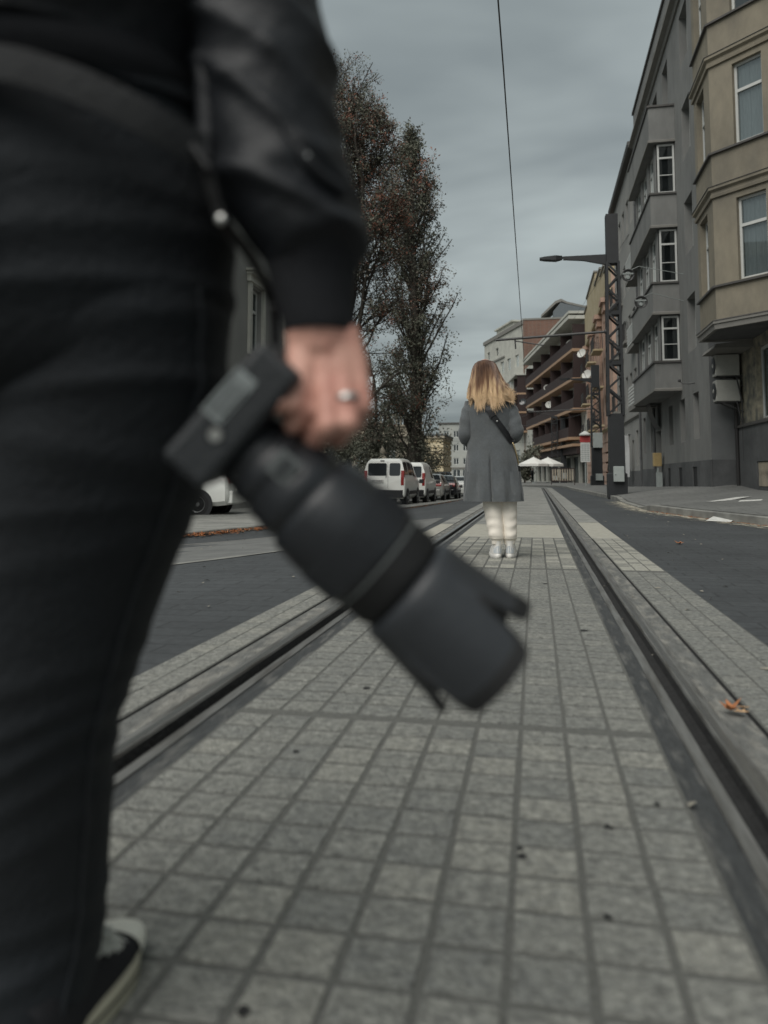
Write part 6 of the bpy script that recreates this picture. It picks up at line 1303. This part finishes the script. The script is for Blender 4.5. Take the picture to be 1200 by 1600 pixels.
# strap of the camera, slung across the hips
def band(pts, w, name, m, parent, nrm=None, th=.0018):
    pts = [V(p) for p in pts]; dense = []
    for i in range(len(pts) - 1):
        p0, p1, p2, p3 = pts[max(i - 1, 0)], pts[i], pts[i + 1], pts[min(i + 2, len(pts) - 1)]
        for k in range(8): t = k / 8; dense.append((p1 * 2 + (p2 - p0) * t + (p0 * 2 - p1 * 5 + p2 * 4 - p3) * t * t + (p1 * 3 - p0 - p2 * 3 + p3) * t ** 3) * .5)
    dense.append(pts[-1]); rings = []
    for i, p in enumerate(dense):
        d = (dense[min(i + 1, len(dense) - 1)] - dense[max(i - 1, 0)]).normalized(); s = d.cross(FV).normalized(); q = s.cross(d).normalized(); ww = w(i / (len(dense) - 1)) if callable(w) else w
        rings.append([p + s * (a * ww / 2) + q * (b * th) for a, b in ((-1, -1), (-.5, -1.3), (0, -1.4), (.5, -1.3), (1, -1), (1, 1), (0, 1), (-1, 1))])
    mb = MB(); mb.loft(rings); return W_(mb, name, m, parent, 60)
stp = band([P(-330, 120, .70), P(-150, 85, .645), P(0, 98, .628), P(80, 118, .628), P(160, 150, .632), P(240, 192, .642), P(312, 236, .662)], .0290, 'neck_strap', M['strapcloth'], cam)
band([P(308, 232, .660), P(322, 262, .664), P(338, 318, .672), P(352, 352, .682), P(392, 402, .735), P(425, 470, .80), P(432, 540, .76)], .0105, 'strap_end', M['bagblack'], stp)
band([P(-330, 130, .70), P(-200, 330, .66), P(-20, 560, .655), P(150, 700, .66), P(262, 735, .69)], .009, 'strap_end', M['bagblack'], stp) if False else None
mb = MB(); mb.ball(P(345, 342, .664), .0052, (1, .6, 1)); W_(mb, 'strap_stud', M['chrome'], stp)
mb = MB(); mb.bar(P(300, 232, .6515), P(326, 270, .6525), .022, .004); W_(mb, 'strap_keeper', M['bagblack'], stp)
# ================================================================== sky, sun, lens
SUN_EL, SUN_AZ = radians(52), radians(-160)      # azimuth measured from +Y towards +X
w = bpy.data.worlds.new('World'); SC.world = w; w.use_nodes = True; nt = w.node_tree; L = nt.links.new; bg = nt.nodes['Background']
sky = _n(nt, 'ShaderNodeTexSky', sky_type='NISHITA'); sky.sun_disc = False; sky.sun_elevation = SUN_EL; sky.sun_rotation = SUN_AZ; sky.dust_density = 4; sky.air_density = 1.5
hs = _n(nt, 'ShaderNodeHueSaturation'); hs.inputs['Saturation'].default_value = .35; L(sky.outputs[0], hs.inputs['Color'])
tc = _n(nt, 'ShaderNodeTexCoord'); sp = _n(nt, 'ShaderNodeSeparateXYZ'); L(tc.outputs['Generated'], sp.inputs[0])
za = _n(nt, 'ShaderNodeMath', operation='MAXIMUM'); L(sp.outputs['Z'], za.inputs[0]); za.inputs[1].default_value = 0
z2 = _n(nt, 'ShaderNodeMath', operation='ADD'); L(za.outputs[0], z2.inputs[0]); z2.inputs[1].default_value = .22
dx = _n(nt, 'ShaderNodeMath', operation='DIVIDE'); L(sp.outputs['X'], dx.inputs[0]); L(z2.outputs[0], dx.inputs[1])
dy = _n(nt, 'ShaderNodeMath', operation='DIVIDE'); L(sp.outputs['Y'], dy.inputs[0]); L(z2.outputs[0], dy.inputs[1])
cb = _n(nt, 'ShaderNodeCombineXYZ'); L(dx.outputs[0], cb.inputs[0]); L(dy.outputs[0], cb.inputs[1])
mp = _n(nt, 'ShaderNodeMapping'); mp.inputs['Rotation'].default_value = (0, 0, radians(28)); mp.inputs['Scale'].default_value = (.8, 1.25, 1); mp.inputs['Location'].default_value = (1.3, .4, 0); L(cb.outputs[0], mp.inputs[0])
n1 = _n(nt, 'ShaderNodeTexNoise'); n1.inputs['Scale'].default_value = 1.15; n1.inputs['Detail'].default_value = 4.5; n1.inputs['Roughness'].default_value = .5; n1.inputs['Distortion'].default_value = .25; L(mp.outputs[0], n1.inputs['Vector'])
cr = _n(nt, 'ShaderNodeValToRGB'); L(n1.outputs['Fac'], cr.inputs[0]); e = cr.color_ramp.elements
e[0].position = .36; e[0].color = (1.25, 1.50, 1.57, 1); e[1].position = .64; e[1].color = (3.0, 3.42, 3.42, 1); x = e.new(.5); x.color = (2.1, 2.42, 2.46, 1)
mx = _n(nt, 'ShaderNodeMix', data_type='RGBA'); mx.inputs['Factor'].default_value = .90; L(hs.outputs[0], mx.inputs['A']); L(cr.outputs[0], mx.inputs['B'])
L(mx.outputs['Result'], bg.inputs['Color']); bg.inputs['Strength'].default_value = .10
sd_ = bpy.data.lights.new('sun', 'SUN'); sd_.energy = 1.9; sd_.angle = radians(55); sd_.color = (1, .965, .91); so = bpy.data.objects.new('sun', sd_); COL.objects.link(so)
dv = V((sin(SUN_AZ) * cos(SUN_EL), cos(SUN_AZ) * cos(SUN_EL), sin(SUN_EL))); so.rotation_euler = dv.to_track_quat('Z', 'Y').to_euler(); so.location = dv * 60
cd = bpy.data.cameras.new('view_camera'); co = bpy.data.objects.new('view_camera', cd); COL.objects.link(co); SC.camera = co
cd.sensor_fit = 'VERTICAL'; cd.sensor_height = 36; cd.sensor_width = 27; cd.lens = 36 * FPX / 1600; cd.shift_y = (PPY - 800) / 1600; cd.clip_end = 5000; cd.clip_start = .05
co.matrix_world = Matrix(((RV.x, UV.x, -FV.x, CAM.x), (RV.y, UV.y, -FV.y, CAM.y), (RV.z, UV.z, -FV.z, CAM.z), (0, 0, 0, 1)))
cd.dof.use_dof = True; cd.dof.focus_distance = 8.0; cd.dof.aperture_fstop = 2.3
SC.view_settings.view_transform = 'Standard'; SC.view_settings.look = 'None'; SC.view_settings.exposure = .60; SC.view_settings.gamma = 1
SC.cycles.use_denoising = True; SC.cycles.max_bounces = 6; SC.cycles.transparent_max_bounces = 12
SC.render.resolution_x = 768; SC.render.resolution_y = 1024
